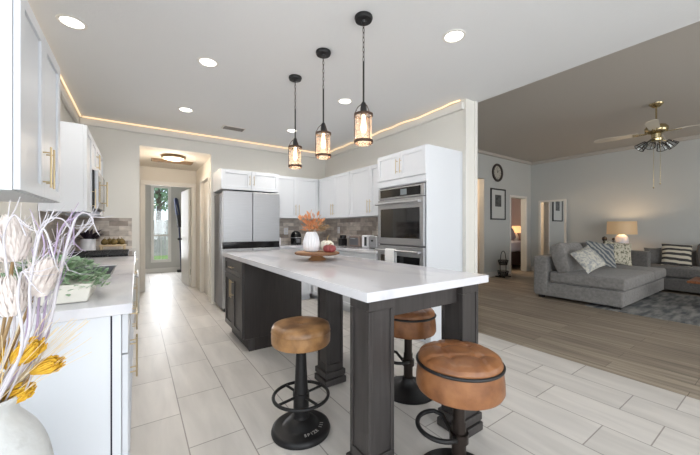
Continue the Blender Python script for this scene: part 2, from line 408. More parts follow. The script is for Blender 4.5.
def struct(name, mb, m, parent=None):
    o = mb.build(name, m, parent)
    if parent is None: o['kind'] = 'structure'
    return o
def dup(root, loc, rotz, label, group=None):
    r = root.copy(); C.objects.link(r); r.location = loc; r.rotation_euler = (0, 0, rotz); r['label'] = label
    if group: r['group'] = group
    for ch in list(root.children):
        c = ch.copy(); C.objects.link(c); c.parent = r
        for g in ch.children:
            d = g.copy(); C.objects.link(d); d.parent = c
    return r
FW = Vector((math.sin(YAW), math.cos(YAW), 0)); RT = Vector((math.cos(YAW), -math.sin(YAW), 0))
def at(px, py, d):
    """a point in the room read off the photograph at distance d"""
    return Vector((0, 0, EYE))+(FW+RT*((px-350)/F)+Vector((0, 0, 1))*((228-py)/F))*d
X, Y, NX, NY = Vector((1, 0, 0)), Vector((0, 1, 0)), Vector((-1, 0, 0)), Vector((0, -1, 0))

# ------------------------------------------------------------------ the shell
CT = 2.71; CL = 3.12; WL = -0.67; WB = 5.40; WR = 3.10; HX = 3.32
struct('floor', MB().box(-2.95, HX, -3.6, 5.5, -0.12, 0).box(-0.02, 1.1, 5.5, 7.18, -0.12, 0).box(-1.2, 1.45, 7.18, 10.25, -0.12, 0), M['tile'])
struct('floor', MB().box(HX, 9.6, -3.6, 4.6, -0.12, 0).box(5.6, 11.6, 4.6, 8.2, -0.12, 0), M['plank'])
struct('ceiling', MB().box(-2.95, HX, -3.6, 5.5, CT, 3.3), M['ceiling'])
struct('ceiling', MB().box(HX, 9.6, -3.6, 4.6, CL, 3.3).box(5.6, 11.6, 4.6, 8.2, 2.6, 2.75), M['ceiling_living'])
struct('wall_left', MB().box(WL-0.12, WL, 1.7, 5.5, 0, CT), M['wall'])
struct('wall_nook', MB().box(-2.95, WL-0.12, 1.7, 1.82, 0, CT), M['wall'])
struct('wall_nook_left', MB().box(-3.05, -2.95, -3.6, 1.82, 0, 0.5).box(-3.05, -2.95, -3.6, 1.82, 2.5, CT).box(-3.05, -2.95, 1.1, 1.82, 0.5, 2.5).box(-3.05, -2.95, -3.6, -2.9, 0.5, 2.5), M['wall'])
struct('wall_rear', MB().box(-2.95, 9.6, -3.7, -3.6, 0, 0.5).box(-2.95, 9.6, -3.7, -3.6, 2.5, 3.3).box(-2.95, -2.1, -3.7, -3.6, 0.5, 2.5)
       .box(3.1, 4.9, -3.7, -3.6, 0.5, 2.5).box(7.9, 9.6, -3.7, -3.6, 0.5, 2.5), M['wall'])
HL, HR, HT = 0.03, 0.985, 2.42
struct('wall_back', MB().box(WL-0.12, HL, WB, WB+0.12, 0, CT).box(HR, WR+0.195, WB, WB+0.12, 0, CT).box(HL, HR, WB, WB+0.12, HT, CT), M['wall'])
struct('wall_right', MB().box(WR, WR+0.195, 2.18, WB, 0, CT), M['wall'])
# hallway
HY = 7.18
struct('ceiling_hall', MB().box(-0.1, 1.2, WB+0.12, HY, HT, HT+0.1), M['wall_hall'])
struct('wall_hall_left', MB().box(HL-0.1, HL, WB+0.12, HY, 0, HT), M['wall_hall'])
struct('wall_hall_right', MB().box(1.02, 1.12, WB+0.12, 5.76, 0, HT).box(1.02, 1.12, 6.54, HY, 0, HT).box(1.02, 1.12, 5.76, 6.54, 2.1, HT), M['wall_hall'])
struct('wall_hall_end', MB().box(-0.1, 0.13, HY, HY+0.1, 0, HT).box(0.93, 1.2, HY, HY+0.1, 0, HT).box(0.13, 0.93, HY, HY+0.1, 2.07, HT), M['wall_hall'])
struct('trim_1', MB().box(0.05, 0.13, HY-0.02, HY, 0, 2.069, 0.004).box(0.93, 1.01, HY-0.02, HY, 0, 2.069, 0.004).box(0.05, 1.01, HY-0.02, HY, 2.07, 2.15, 0.004), M['trim'])
struct('trim_2', MB().box(1.0, 1.02, 5.68, 5.76, 0, 2.099, 0.004).box(1.0, 1.02, 6.54, 6.62, 0, 2.099, 0.004).box(1.0, 1.02, 5.68, 6.62, 2.1, 2.18, 0.004), M['trim'])
d2 = struct('door_2', MB().box(1.06, 1.10, 5.77, 6.53, 0.01, 2.09, 0.003), M['door'])
struct('door_handle', MB().cyl((1.035, 5.85, 0.98), 0.022, 0.03, 16, 'X').ball((1.04, 5.85, 0.98), 0.028), M['black'], d2)
# back room beyond the hall
FY = 10.1; WX0, WX1, WZ0, WZ1 = 0.36, 0.745, 0.33, 2.36
struct('wall_mudroom', MB().box(-1.2, WX0, FY, FY+0.12, 0, 2.6).box(WX1, 1.45, FY, FY+0.12, 0, 2.6).box(WX0, WX1, FY, FY+0.12, 0, WZ0).box(WX0, WX1, FY, FY+0.12, WZ1, 2.6), M['wall_grey'])
struct('wall_mudroom_left', MB().box(-1.2, -1.1, HY+0.1, FY, 0, 2.6), M['wall_grey'])
struct('wall_mudroom_right', MB().box(1.35, 1.45, HY+0.1, FY, 0, 2.6), M['wall_grey'])
struct('wall_mudroom_front', MB().box(-1.2, -0.1, HY, HY+0.1, 0, 2.6).box(1.2, 1.45, HY, HY+0.1, 0, 2.6), M['wall_grey'])
struct('ceiling_mudroom', MB().box(-1.2, 1.45, HY+0.1, FY+0.12, 2.6, 2.7), M['wall_grey'])
struct('baseboard_mudroom', MB().box(-1.1, 1.35, FY-0.018, FY, 0, 0.12, 0.004), M['trim'])
wn1 = struct('window_1', MB().box(WX0-0.05, WX0+0.025, FY-0.02, FY+0.05, WZ0+0.026, WZ1-0.021).box(WX1-0.025, WX1+0.05, FY-0.02, FY+0.05, WZ0+0.026, WZ1-0.021)
           .box(WX0-0.05, WX1+0.05, FY-0.02, FY+0.05, WZ1-0.02, WZ1+0.05).box(WX0-0.05, WX1+0.05, FY-0.03, FY+0.05, WZ0-0.05, WZ0+0.025)
           .box(WX0+0.026, WX1-0.026, FY-0.01, FY+0.04, 1.0, 1.05).box(0.548, 0.556, FY+0.005, FY+0.025, WZ0+0.026, 0.999), M['trim'])
struct('pane', MB().box(WX0+0.02, WX1-0.02, FY+0.012, FY+0.018, 1.05, WZ1-0.02), M['glass'], wn1)
struct('pane', MB().box(WX0+0.02, WX1-0.02, FY+0.012, FY+0.018, WZ0+0.02, 1.0), M['glass'], wn1)
# open door, swung into the back room on its right jamb
d1 = bpy.data.objects.new('door_1', None); C.objects.link(d1); d1['kind'] = 'structure'; ORG[d1] = Vector((0, 0, 0))
d1.location = (0.925, HY+0.11, 0); d1.rotation_euler = (0, 0, R(94))
struct('door_panel', MB().box(0, 0.78, 0, 0.035, 0.01, 2.05, 0.003), M['door'], d1)
struct('door_handle', MB().cyl((0.72, 0.035, 0.98), 0.018, 0.05, 14, 'Y').ball((0.72, 0.095, 0.98), 0.028).cyl((0.72, -0.05, 0.98), 0.018, 0.05, 14, 'Y').ball((0.72, -0.055, 0.98), 0.028), M['black'], d1)
struct('hinge', MB().box(0.0, 0.02, -0.006, 0.0, 0.25, 0.36).box(0, 0.02, -0.006, 0, 1.7, 1.81), M['black'], d1)

# living room walls
LY = 4.47; LX = 9.41
struct('wall_living', MB().box(WR+0.195, 6.2, LY, LY+0.13, 0, CL).box(7.08, 8.3, LY, LY+0.13, 0, CL).box(9.1, 9.6, LY, LY+0.13, 0, CL)
       .box(6.2, 7.08, LY, LY+0.13, 2.45, CL).box(8.3, 9.1, LY, LY+0.13, 2.06, CL), M['wall_living'])
struct('wall_living_right', MB().box(LX, LX+0.12, -3.6, LY, 0, CL), M['wall_living'])
struct('baseboard_living', MB().box(7.08, 8.24, LY-0.015, LY, 0, 0.12, 0.003).box(3.32, 6.2, LY-0.015, LY, 0, 0.12, 0.003), M['trim'])
struct('baseboard_living_right', MB().box(LX-0.015, LX, -3.5, LY-0.02, 0, 0.12, 0.003), M['trim'])
struct('trim_3', MB().box(8.24, 8.3, LY-0.02, LY, 0, 2.059, 0.004).box(9.1, 9.16, LY-0.02, LY, 0, 2.059, 0.004).box(8.24, 9.16, LY-0.02, LY, 2.06, 2.12, 0.004), M['trim'])
struct('trim_4', MB().box(WR+0.22, LX, LY-0.06, LY, CL-0.075, CL, 0.01).box(LX-0.06, LX, -3.5, LY-0.06, CL-0.075, CL, 0.01), M['ceiling_living'])
# rooms behind the clock wall
struct('wall_bedroom', MB().box(11.3, 11.42, 4.6, 8.2, 0, 2.6).box(7.5, 11.3, 8.1, 8.2, 0, 2.6).box(9.6, 11.42, 4.47, 4.6, 0, 2.6), M['wall_purple'])
struct('wall_passage', MB().box(7.38, 7.5, 4.6, 8.2, 0, 2.6).box(5.5, 7.38, 6.0, 6.1, 0, 2.6).box(5.5, 5.6, 4.6, 6.1, 0, 2.6), M['wall_hall'])

# crown with the light strip
struct('trim_5', MB().box(WL, WL+0.05, 1.72, WB, CT-0.12, CT-0.035, 0.012), M['trim'])
struct('trim_6', MB().box(WL+0.05, WR-0.05, WB-0.05, WB, CT-0.12, CT-0.035, 0.012), M['trim'])
struct('trim_7', MB().box(WR-0.05, WR, 2.2, WB, CT-0.12, CT-0.035, 0.012), M['trim'])
struct('trim_8', MB().box(WR+0.15, WR+0.2, 2.165, 2.18, 0, CT, 0.004).box(WR-0.02, WR+0.03, 2.165, 2.18, 0, CT-0.12, 0.004), M['trim'])
def led(label, pts):
    o = MB().tube(pts, 0.008, 8).build('led_strip', M['led']); tag(o, label, 'light strip', 'warm light strips along the ceiling edge')
led('warm glowing light strip on the crown moulding over the left wall cabinets', [(WL+0.062, 1.9, CT-0.022), (WL+0.062, WB-0.07, CT-0.022)])
led('warm glowing light strip on the crown moulding above the hallway opening and refrigerator', [(WL+0.08, WB-0.062, CT-0.022), (WR-0.08, WB-0.062, CT-0.022)])
rw = []
for i in range(25):
    y = 2.22+(WB-0.09-2.22)*i/24; rw.append((WR-0.062, y, CT-0.024+0.006*math.sin(i*1.9)-(0.014 if 2.7 < y < 2.95 else 0)))
led('warm glowing slightly wavy light strip on the crown moulding above the wall ovens', rw)

# backsplashes
struct('backsplash_left', MB().box(WL, WL+0.012, 3.55, WB, 0.94, 1.37), M['stone'])
struct('backsplash_back', MB().box(WL+0.012, -0.06, WB-0.012, WB, 0.94, 1.37).box(1.9, WR, WB-0.012, WB, 0.94, 1.40), M['stoneX'])
struct('backsplash_right', MB().box(WR-0.012, WR, 3.02, WB-0.012, 0.94, 1.40), M['stone'])

# ------------------------------------------------------------------ cabinet builder
def shaker(mb, O, U, N, u0, u1, v0, v1, fr=0.055, th=0.02, n0=0.001):
    mb.obox(O, U, N, u0, u0+fr, v0, v1, n0, n0+th, 0.0015).obox(O, U, N, u1-fr, u1, v0, v1, n0, n0+th, 0.0015)
    mb.obox(O, U, N, u0+fr, u1-fr, v0, v0+fr, n0, n0+th, 0.0015).obox(O, U, N, u0+fr, u1-fr, v1-fr, v1, n0, n0+th, 0.0015)
    mb.obox(O, U, N, u0+fr-0.002, u1-fr+0.002, v0+fr-0.002, v1-fr+0.002, n0, n0+th-0.010)
def bar(parent, O, U, N, a, b, n0, out=0.028, r=0.0042, m=None):
    O, U, N = Vector(O), Vector(U), Vector(N); P = lambda uv, n: O+U*uv[0]+Vector((0, 0, uv[1]))+N*n
    A, B = Vector((*a, 0)), Vector((*b, 0)); e = (B-A)*0.14
    mb = MB().tube([P(a, n0+out), P(b, n0+out)], r, 10)
    for q in (A+e, B-e): mb.tube([P(q, n0), P(q, n0+out)], r*0.8, 8)
    return mb.build('handle', m or M['brass'], parent)
def cabinet(name, label, cat, group, O, U, N, w_, h, dep, fronts, m, toe=0.0, extra=None):
    O = Vector(O); root = thing(name, label, cat, O+U*(w_/2)-N*(dep/2), group)
    b = MB().obox(O, U, N, 0, w_, toe, h, -dep, 0, 0.002)
    if toe: b.obox(O, U, N, 0.0, w_, 0, toe, -dep, -0.055)
    b = extra(O, U, N) if extra else b
    b.build('body', m, root)
    for k, u0, u1, v0, v1, hd in fronts:
        mb = MB()
        if k == 'slab': mb.obox(O, U, N, u0, u1, v0, v1, 0.001, 0.021, 0.002)
        else: shaker(mb, O, U, N, u0, u1, v0, v1, 0.055 if v1-v0 > 0.25 else 0.04)
        f = mb.build('drawer' if k in ('drawer', 'slab') else 'door', m, root)
        um = (u0+u1)/2; vm = (v0+v1)/2
        L = min(0.19, (v1-v0)*0.5)
        if hd == 'H': bar(f, O, U, N, (um-0.07, vm), (um+0.07, vm), 0.021)
        elif hd: # side + end: L/R then b(ottom)/t(op)/m
            uu = u0+0.03 if hd[0] == 'L' else u1-0.03
            va = v0+0.045 if hd[1] == 'b' else (v1-0.045-L if hd[1] == 't' else vm-L/2)
            bar(f, O, U, N, (uu, va), (uu, va+L), 0.021)
    return root
def pair(w_, v0, v1, e, u0=0.0):
    m_ = u0+w_/2
    return [('door', u0+0.003, m_-0.0015, v0, v1, 'R'+e), ('door', m_+0.0015, u0+w_-0.003, v0, v1, 'L'+e)]

# upper cabinets on the left wall (face towards +X)
UB, UT = 1.37, 2.13
UD = 0.285
UX = WL+0.003+UD
cabinet('upper_cabinet', 'tall white shaker wall cabinet nearest the camera at upper left, long brass bar handles', 'cabinet', 'white shaker wall cabinets',
        (UX, 1.66, UB), Y, X, 0.74, UT-UB+0.02, UD, pair(0.74, 0.004, UT-UB+0.01, 'b'), M['white'])
cabinet('upper_cabinet', 'narrow white wall cabinet with flat side panel just left of the microwave', 'cabinet', 'white shaker wall cabinets',
        (UX, 3.53, UB), Y, X, 0.39, UT-UB, UD, [('door', 0.003, 0.387, 0.004, UT-UB-0.004, 'Rb')], M['white'])
cabinet('upper_cabinet', 'short white wall cabinet directly above the microwave', 'cabinet', 'white shaker wall cabinets',
        (UX, 3.925, 1.81), Y, X, 0.76, UT-1.81, UD, pair(0.76, 0.004, UT-1.814, 'b'), M['white'])
cabinet('upper_cabinet', 'white wall cabinet beyond the microwave, next to the hallway wall', 'cabinet', 'white shaker wall cabinets',
        (UX, 4.69, UB), Y, X, 0.69, UT-UB, UD, [('door', 0.003, 0.40, 0.004, UT-UB-0.004, 'Lb')], M['white'])
mw = thing('microwave', 'black and steel over-range microwave hung between the left wall cabinets', 'microwave', (-0.5, 4.305, 1.42))
MB().box(WL+0.003, -0.345, 3.93, 4.68, 1.42, 1.80, 0.004).build('body', M['blackplastic'], mw)
dm = MB().box(-0.345, -0.315, 3.93, 4.50, 1.425, 1.797, 0.004).build('door', M['steel'], mw)
MB().box(-0.315, -0.313, 3.99, 4.42, 1.49, 1.75).build('window', M['ovenglass'], dm)
MB().box(-0.345, -0.315, 4.505, 4.68, 1.425, 1.797, 0.003).build('control_panel', M['blackgloss'], mw)
bar(dm, (-0.315, 4.47, 1.42), Y, X, (0, 0.05), (0, 0.33), 0.0, 0.035, 0.008, M['brass'])

# lower cabinets on the left wall
CH = 0.94; BX = -0.05; BD = 0.615
def hollow(O, U, N):
    b = MB().obox(O, U, N, 0, 0.92, 0.1, CH-0.26, -BD, 0, 0.002).obox(O, U, N, 0, 0.92, 0, 0.1, -BD, -0.055)
    for u in (0, 0.902): b.obox(O, U, N, u, u+0.018, CH-0.26, CH-0.042, -BD, 0)
    return b
def base_left(y0, w_, label, fr, extra=None):
    return cabinet('base_cabinet', label, 'cabinet', 'white shaker base cabinets', (BX, y0, 0), Y, X, w_, CH-0.042, BD, fr, M['white'], 0.1, extra)
b0 = base_left(1.50, 0.78, 'white base cabinet with the large flat end panel, behind the vase of dried stems',
          [('drawer', 0.003, 0.777, 0.74, 0.892, 'H')]+pair(0.78, 0.105, 0.735, 't'))
MB().box(WL+0.003, -0.083, 1.482, 1.499, 0, CH-0.042, 0.002).build('end_panel', M['white'], b0)
MB().box(-0.083, -0.078, 1.486, 1.499, 0.0, CH-0.045).build('seam', M['gap_shade'], b0)  # dark strip: shade of the gap beside the end panel, put into colour
MB().box(-0.078, -0.05, 1.484, 1.499, 0, CH-0.042, 0.002).build('filler_strip', M['white'], b0)
base_left(2.285, 0.92, 'white sink base cabinet below the dark sink, second from the end panel', [('slab', 0.003, 0.917, 0.74, 0.892, '')]+pair(0.92, 0.105, 0.735, 't'), hollow)
base_left(3.21, 0.71, 'white base cabinet between the sink and the range', [('drawer', 0.003, 0.707, 0.74, 0.892, 'H')]+pair(0.71, 0.105, 0.735, 't'))
base_left(4.70, 0.69, 'white base cabinet beyond the range, ending at the hallway wall', [('drawer', 0.003, 0.60, 0.74, 0.892, 'H'), ('door', 0.003, 0.60, 0.105, 0.735, 'Lt')])
# countertop with a sink cut out
SX0, SX1, SY0, SY1 = -0.56, -0.13, 2.42, 3.06
ct = MB()
ct.box(WL+0.002, -0.015, 1.465, SY0, CH-0.04, CH, 0.003).box(WL+0.002, -0.015, SY1, 3.925, CH-0.04, CH, 0.003)
ct.box(WL+0.002, SX0, SY0, SY1, CH-0.04, CH).box(SX1, -0.015, SY0, SY1, CH-0.04, CH)
tag(ct.build('countertop', M['quartz']), 'long white quartz countertop with the sink, along the left wall', 'countertop')
tag(MB().box(WL+0.014, -0.015, 4.695, WB-0.013, CH-0.04, CH, 0.003).build('countertop', M['quartz']), 'short white quartz countertop between the range and the hallway wall', 'countertop')
sk = MB(); sk.box(SX0+0.004, SX1-0.004, SY0+0.004, SY1-0.004, CH-0.24, CH-0.23).box(SX0+0.004, SX0+0.012, SY0+0.004, SY1-0.004, CH-0.23, CH-0.004)
sk.box(SX1-0.012, SX1-0.004, SY0+0.004, SY1-0.004, CH-0.23, CH-0.004).box(SX0+0.012, SX1-0.012, SY0+0.004, SY0+0.012, CH-0.23, CH-0.004).box(SX0+0.012, SX1-0.012, SY1-0.012, SY1-0.004, CH-0.23, CH-0.004)
sr = thing('sink', 'dark grey undermount sink sunk in the left countertop', 'sink', ((SX0+SX1)/2, (SY0+SY1)/2, CH-0.24))
sk.build('basin', M['steel_side'], sr); MB().cyl(((SX0+SX1)/2, (SY0+SY1)/2, CH-0.23), 0.045, 0.004).build('drain', M['steel'], sr)
# range
rg = thing('range', 'black gas range with cast grates set into the left counter', 'range', (-0.36, 4.31, 0))
MB().box(WL+0.014, -0.06, 3.935, 4.685, 0.03, 0.90, 0.003).build('body', M['steel_side'], rg)
MB().box(WL+0.014, -0.02, 3.93, 4.69, 0.90, 0.945, 0.004).build('cooktop', M['blackgloss'], rg)
for gy in (3.96, 4.205, 4.45):
    g = MB()
    for k in range(4): g.box(-0.6+k*0.17, -0.588+k*0.17, gy, gy+0.215, 0.948, 0.966, 0.002)
    for k in range(3): g.box(-0.6, -0.078, gy+k*0.1, gy+0.012+k*0.1, 0.955, 0.97, 0.002)
    g.build('grate', M['black'], rg)
for by, bx in ((4.07, -0.45), (4.07, -0.2), (4.31, -0.33), (4.56, -0.45), (4.56, -0.2)):
    MB().cyl((bx, by, 0.945), 0.045, 0.012, 20).build('burner', M['black'], rg)
od = MB().box(-0.06, -0.035, 3.945, 4.675, 0.18, 0.76, 0.004).build('oven_door', M['steel'], rg)
MB().box(-0.035, -0.033, 4.02, 4.60, 0.30, 0.62).build('oven_window', M['ovenglass'], od)
bar(od, (-0.035, 3.99, 0.71), Y, X, (0, 0), (0.63, 0), 0, 0.04, 0.009, M['steel'])
for k in range(5):
    MB().cyl((-0.06, 4.03+k*0.14, 0.83), 0.022, 0.035, 18, 'X').build('knob', M['steel'], rg)
MB().box(-0.06, -0.04, 3.945, 4.675, 0.03, 0.17, 0.004).build('drawer', M['steel'], rg)

# planter of greenery
PX, PY = -0.27, 1.72
pl = thing('potted_plant', 'rectangular white planter of bushy sage green leaves on the left counter', 'plant', (PX, PY, CH))
bm_ = MB(); bm_.hexa([(PX-0.11, PY-0.13, CH+0.001), (PX+0.11, PY-0.13, CH+0.001), (PX+0.11, PY+0.13, CH+0.001), (PX-0.11, PY+0.13, CH+0.001), (PX-0.125, PY-0.15, CH+0.075), (PX+0.125, PY-0.15, CH+0.075), (PX+0.125, PY+0.15, CH+0.075), (PX-0.125, PY+0.15, CH+0.075)], 0.006)
bm_.build('planter', M['planter'], pl)
lf = MB(); rnd = random.Random(3)
for i in range(1300):
    th = rnd.uniform(0, 2*PI); rr = math.sqrt(rnd.random()); z = rnd.random()
    env = math.sqrt(max(0, 1-z**2.2))
    p = Vector((PX+0.165*rr*env*math.cos(th), PY+0.19*rr*env*math.sin(th), CH+0.04+0.125*z))
    d = Vector((math.cos(th)*0.8+rnd.uniform(-.6, .6), math.sin(th)*0.8+rnd.uniform(-.6, .6), rnd.uniform(-0.1, 1.0)))
    lf.leaf(p, d, (0, 0, 1), rnd.uniform(0.020, 0.034), rnd.uniform(0.014, 0.021))
lf.build('foliage', M['leaf'], pl, recalc=False)

# things beside the range
cr = thing('utensil_crock', 'white ceramic crock on the corner of the counter behind the range', 'crock', (-0.50, 5.02, CH))
MB().lathe([(0.065, 0), (0.075, 0.02), (0.075, 0.15), (0.07, 0.155), (0.066, 0.15), (0.066, 0.03), (0.0, 0.03)], (-0.50, 5.02, CH+0.001), 28).build('pot', M['ceramic'], cr)
lf = MB(); rnd = random.Random(5)
for i in range(34):
    a = rnd.uniform(0, 2*PI); e = rnd.uniform(0.2, 1.2)
    lf.leaf((-0.50+0.03*math.cos(a), 5.02+0.03*math.sin(a), CH+0.14), (math.cos(a)*math.cos(e), math.sin(a)*math.cos(e), math.sin(e)), (0, 0, 1), rnd.uniform(0.1, 0.2), 0.035)
lf.build('foliage', M['darkleaf'], cr, recalc=False)
tb = thing('fruit_board', 'pale wooden riser board under the pears near the range', 'board', (-0.26, 5.16, CH))
MB().box(-0.40, -0.12, 5.04, 5.27, CH+0.05, CH+0.072, 0.005).build('top', M['boardwood'], tb)
for fx, fy in ((-0.38, 5.06), (-0.14, 5.06), (-0.38, 5.25), (-0.14, 5.25)): MB().cyl((fx, fy, CH+0.001), 0.012, 0.05, 12).build('foot', M['boardwood'], tb)
pears = ['front left', 'front right', 'middle', 'back left', 'back right']
pear0 = None
PL = [(-0.345, 5.09, 'olive brown pear at the front left of the pale board'), (-0.25, 5.10, 'olive brown pear at the front centre of the pale board'), (-0.165, 5.10, 'olive brown pear at the front right of the pale board'),
      (-0.30, 5.20, 'olive brown pear at the back left of the pale board'), (-0.205, 5.205, 'olive brown pear at the back right of the pale board')]
for i, (x, y, lb) in enumerate(PL):
    if pear0 is None:
        pear0 = thing('pear', lb, 'pear', (x, y, CH+0.073), 'pears on the board')
        MB().lathe([(0.012, 0), (0.032, 0.008), (0.040, 0.028), (0.034, 0.052), (0.020, 0.07), (0.012, 0.078), (0.003, 0.08)], (x, y, CH+0.073), 20).build('flesh', M['pear'], pear0)
        MB().tube([(x, y, CH+0.15), (x+0.006, y, CH+0.17)], 0.003, 6).build('stalk', M['stem'], pear0)
    else: dup(pear0, (x, y, CH+0.073), i*1.3, lb, 'pears on the board')

# ------------------------------------------------------------------ refrigerator and its surround
fr = thing('refrigerator', 'stainless steel four door refrigerator with a black band across the middle', 'refrigerator', (1.45, 5.0, 0))
FX0, FX1 = 1.025, 1.885; FYF = 4.745; fm = (FX0+FX1)/2
MB().box(FX0+0.005, FX1-0.005, FYF+0.075, WB-0.02, 0.04, 1.75, 0.004).build('body', M['steel_side'], fr)
for a, b in ((FX0, fm-0.003), (fm+0.003, FX1)):
    MB().box(a, b, FYF, FYF+0.07, 1.02, 1.775, 0.008).build('door', M['steel'], fr)
    MB().box(a, b, FYF, FYF+0.07, 0.06, 0.925, 0.008).build('door', M['steel'], fr)
MB().box(FX0+0.002, FX1-0.002, FYF+0.012, FYF+0.07, 0.925, 1.02).build('handle_recess', M['blackgloss'], fr)
MB().box(FX0+0.03, FX1-0.03, FYF+0.06, FYF+0.30, 0.0, 0.05).build('foot_grille', M['blackplastic'], fr)
cabinet('upper_cabinet', 'white two-door cabinet directly above the refrigerator', 'cabinet', 'white shaker wall cabinets',
        (1.005, 4.80, 1.80), X, NY, 0.885, 0.30, 0.58, pair(0.885, 0.004, 0.296, 'm'), M['white'])
# wall cabinets on the back and right walls
UB2, UT2 = 1.40, 2.13
cabinet('upper_cabinet', 'white two-door wall cabinet on the back wall right of the refrigerator', 'cabinet', 'white shaker wall cabinets',
        (1.90, 5.08, UB2), X, NY, 0.885, UT2-UB2, 0.315, pair(0.86, 0.004, UT2-UB2-0.004, 'b'), M['white'])
RX = WR-0.315
cabinet('upper_cabinet', 'white two-door wall cabinet on the right wall in the far corner', 'cabinet', 'white shaker wall cabinets',
        (RX, 4.05, UB2), Y, NX, 1.0, UT2-UB2, 0.312, pair(1.0, 0.004, UT2-UB2-0.004, 'b'), M['white'])
cabinet('upper_cabinet', 'white two-door wall cabinet on the right wall next to the ovens', 'cabinet', 'white shaker wall cabinets',
        (RX, 3.025, UB2), Y, NX, 1.02, UT2-UB2, 0.312, pair(1.02, 0.004, UT2-UB2-0.004, 'b'), M['white'])
# base cabinets there
BF = 4.80
cabinet('base_cabinet', 'white base cabinet on the back wall right of the refrigerator', 'cabinet', 'white shaker base cabinets',
        (1.905, BF, 0), X, NY, 0.57, CH-0.042, 0.585, [('drawer', 0.003, 0.567, 0.74, 0.892, 'H')]+pair(0.57, 0.105, 0.735, 't'), M['white'], 0.1)
TX = 2.50
cabinet('base_cabinet', 'white base cabinet on the right wall in the far corner', 'cabinet', 'white shaker base cabinets',
        (TX, 3.90, 0), Y, NX, 1.48, CH-0.042, 0.585, [('slab', 0.003, 0.86, 0.74, 0.892, 'H')]+pair(0.86, 0.105, 0.735, 't'), M['white'], 0.1)
cabinet('base_cabinet', 'white base cabinet on the right wall beside the ovens', 'cabinet', 'white shaker base cabinets',
        (TX, 3.025, 0), Y, NX, 0.87, CH-0.042, 0.585, [('slab', 0.003, 0.867, 0.74, 0.892, 'H')]+pair(0.87, 0.105, 0.735, 't'), M['white'], 0.1)
tag(MB().box(1.90, WR-0.013, BF-0.04, WB-0.013, CH-0.04, CH, 0.003).box(TX-0.04, WR-0.013, 3.02, BF-0.04, CH-0.04, CH, 0.003).build('countertop', M['quartz']),
    'L-shaped white quartz countertop in the far corner under the wall cabinets', 'countertop')
# oven tower
TY0, TY1 = 2.225, 3.015; TW = TY1-TY0
tw = cabinet('oven_cabinet', 'tall white cabinet tower with a plain side panel housing the wall ovens', 'cabinet', None,
             (TX, TY0, 0), Y, NX, TW, 0.30, 0.595, [('slab', 0.003, TW-0.003, 0.105, 0.295, 'H')], M['white'], 0.1)
MB().box(TX, WR-0.004, TY0, TY0+0.018, 0.30, 2.11, 0.002).build('side_panel', M['white'], tw)
MB().box(TX, WR-0.004, TY1-0.018, TY1, 0.30, 2.11, 0.002).build('side_panel', M['white'], tw)
MB().box(TX, WR-0.004, TY0+0.018, TY1-0.018, 1.72, 2.11).box(WR-0.03, WR-0.004, TY0+0.018, TY1-0.018, 0.30, 1.72).build('upper_box', M['white'], tw)
O_ = Vector((TX, TY0, 0))
for i, (k, u0, u1, v0, v1, hd) in enumerate(pair(TW, 1.80, 2.10, 'm')):
    mb = MB(); shaker(mb, O_, Y, NX, u0, u1, v0, v1, 0.05); dd = mb.build('door', M['white'], tw)
    uu = u1-0.03 if i == 0 else u0+0.03; bar(dd, O_, Y, NX, (uu, 1.855), (uu, 2.02), 0.021)
MB().obox(O_, Y, NX, 0.003, TW-0.003, 1.725, 1.795, 0.001, 0.012).build('filler_strip', M['white'], tw)
ov = thing('double_oven', 'stainless steel double wall oven with dark glass doors in the tall cabinet', 'oven', (TX+0.28, (TY0+TY1)/2, 0.31))
a, b = TY0+0.022, TY1-0.022
MB().box(TX+0.003, WR-0.06, a, b, 0.31, 1.715).build('body', M['steel_side'], ov)
cp = MB().box(TX-0.022, TX+0.002, a, b, 1.575, 1.70, 0.003).build('control_panel', M['steel'], ov)
MB().box(TX-0.024, TX-0.022, a+0.05, b-0.04, 1.592, 1.685).build('panel_glass', M['blackgloss'], cp)
MB().box(TX-0.0255, TX-0.024, 2.50, 2.60, 1.605, 1.67).build('display', mat('pale_display', rgb(120, 128, 134), 0.3), cp)
for z0, z1 in ((1.04, 1.565), (0.42, 1.02)):
    dd = MB().box(TX-0.03, TX+0.002, a, b, z0, z1, 0.004).build('door', M['steel'], ov)
    MB().box(TX-0.032, TX-0.03, a+0.055, b-0.055, z0+0.075, z1-0.11).build('window', M['ovenglass'], dd)
    hb = MB().tube([(TX-0.085, a+0.02, z1-0.05), (TX-0.085, b-0.02, z1-0.05)], 0.014, 12)
    for yy in (a+0.05, b-0.05): hb.box(TX-0.085, TX-0.03, yy-0.012, yy+0.012, z1-0.06, z1-0.04, 0.003)
    hb.build('handle', M['steel'], dd)
tw_z = 0.97
tl = MB()
pts = [(0, -0.018, -0.22), (0, -0.018, -0.1), (0, -0.0175, 0.0), (0, -0.009, 0.0165), (0, 0, 0.0185), (0, 0.009, 0.0165), (0, 0.0175, 0), (0, 0.018, -0.1), (0, 0.018, -0.16)]
ys = [2.62+0.013*k for k in range(13)]
grid = []
for p in pts:
    grid.append([tl.bm.verts.new((TX-0.085+p[1]*1.0-(0.003*math.sin(k*1.1)*max(0, -p[2]*6) if p[1] < 0 else 0), y, tw_z+p[2])) for k, y in enumerate(ys)])
for r0, r1 in zip(grid, grid[1:]):
    for k in range(12): tl.bm.faces.new((r0[k], r0[k+1], r1[k+1], r1[k]))
to = tl.build('dish_towel', M['towel']); tag(to, 'white towel draped over the lower oven handle', 'towel')
sm = to.modifiers.new('thickness', 'SOLIDIFY'); sm.thickness = 0.003; sm.offset = 1

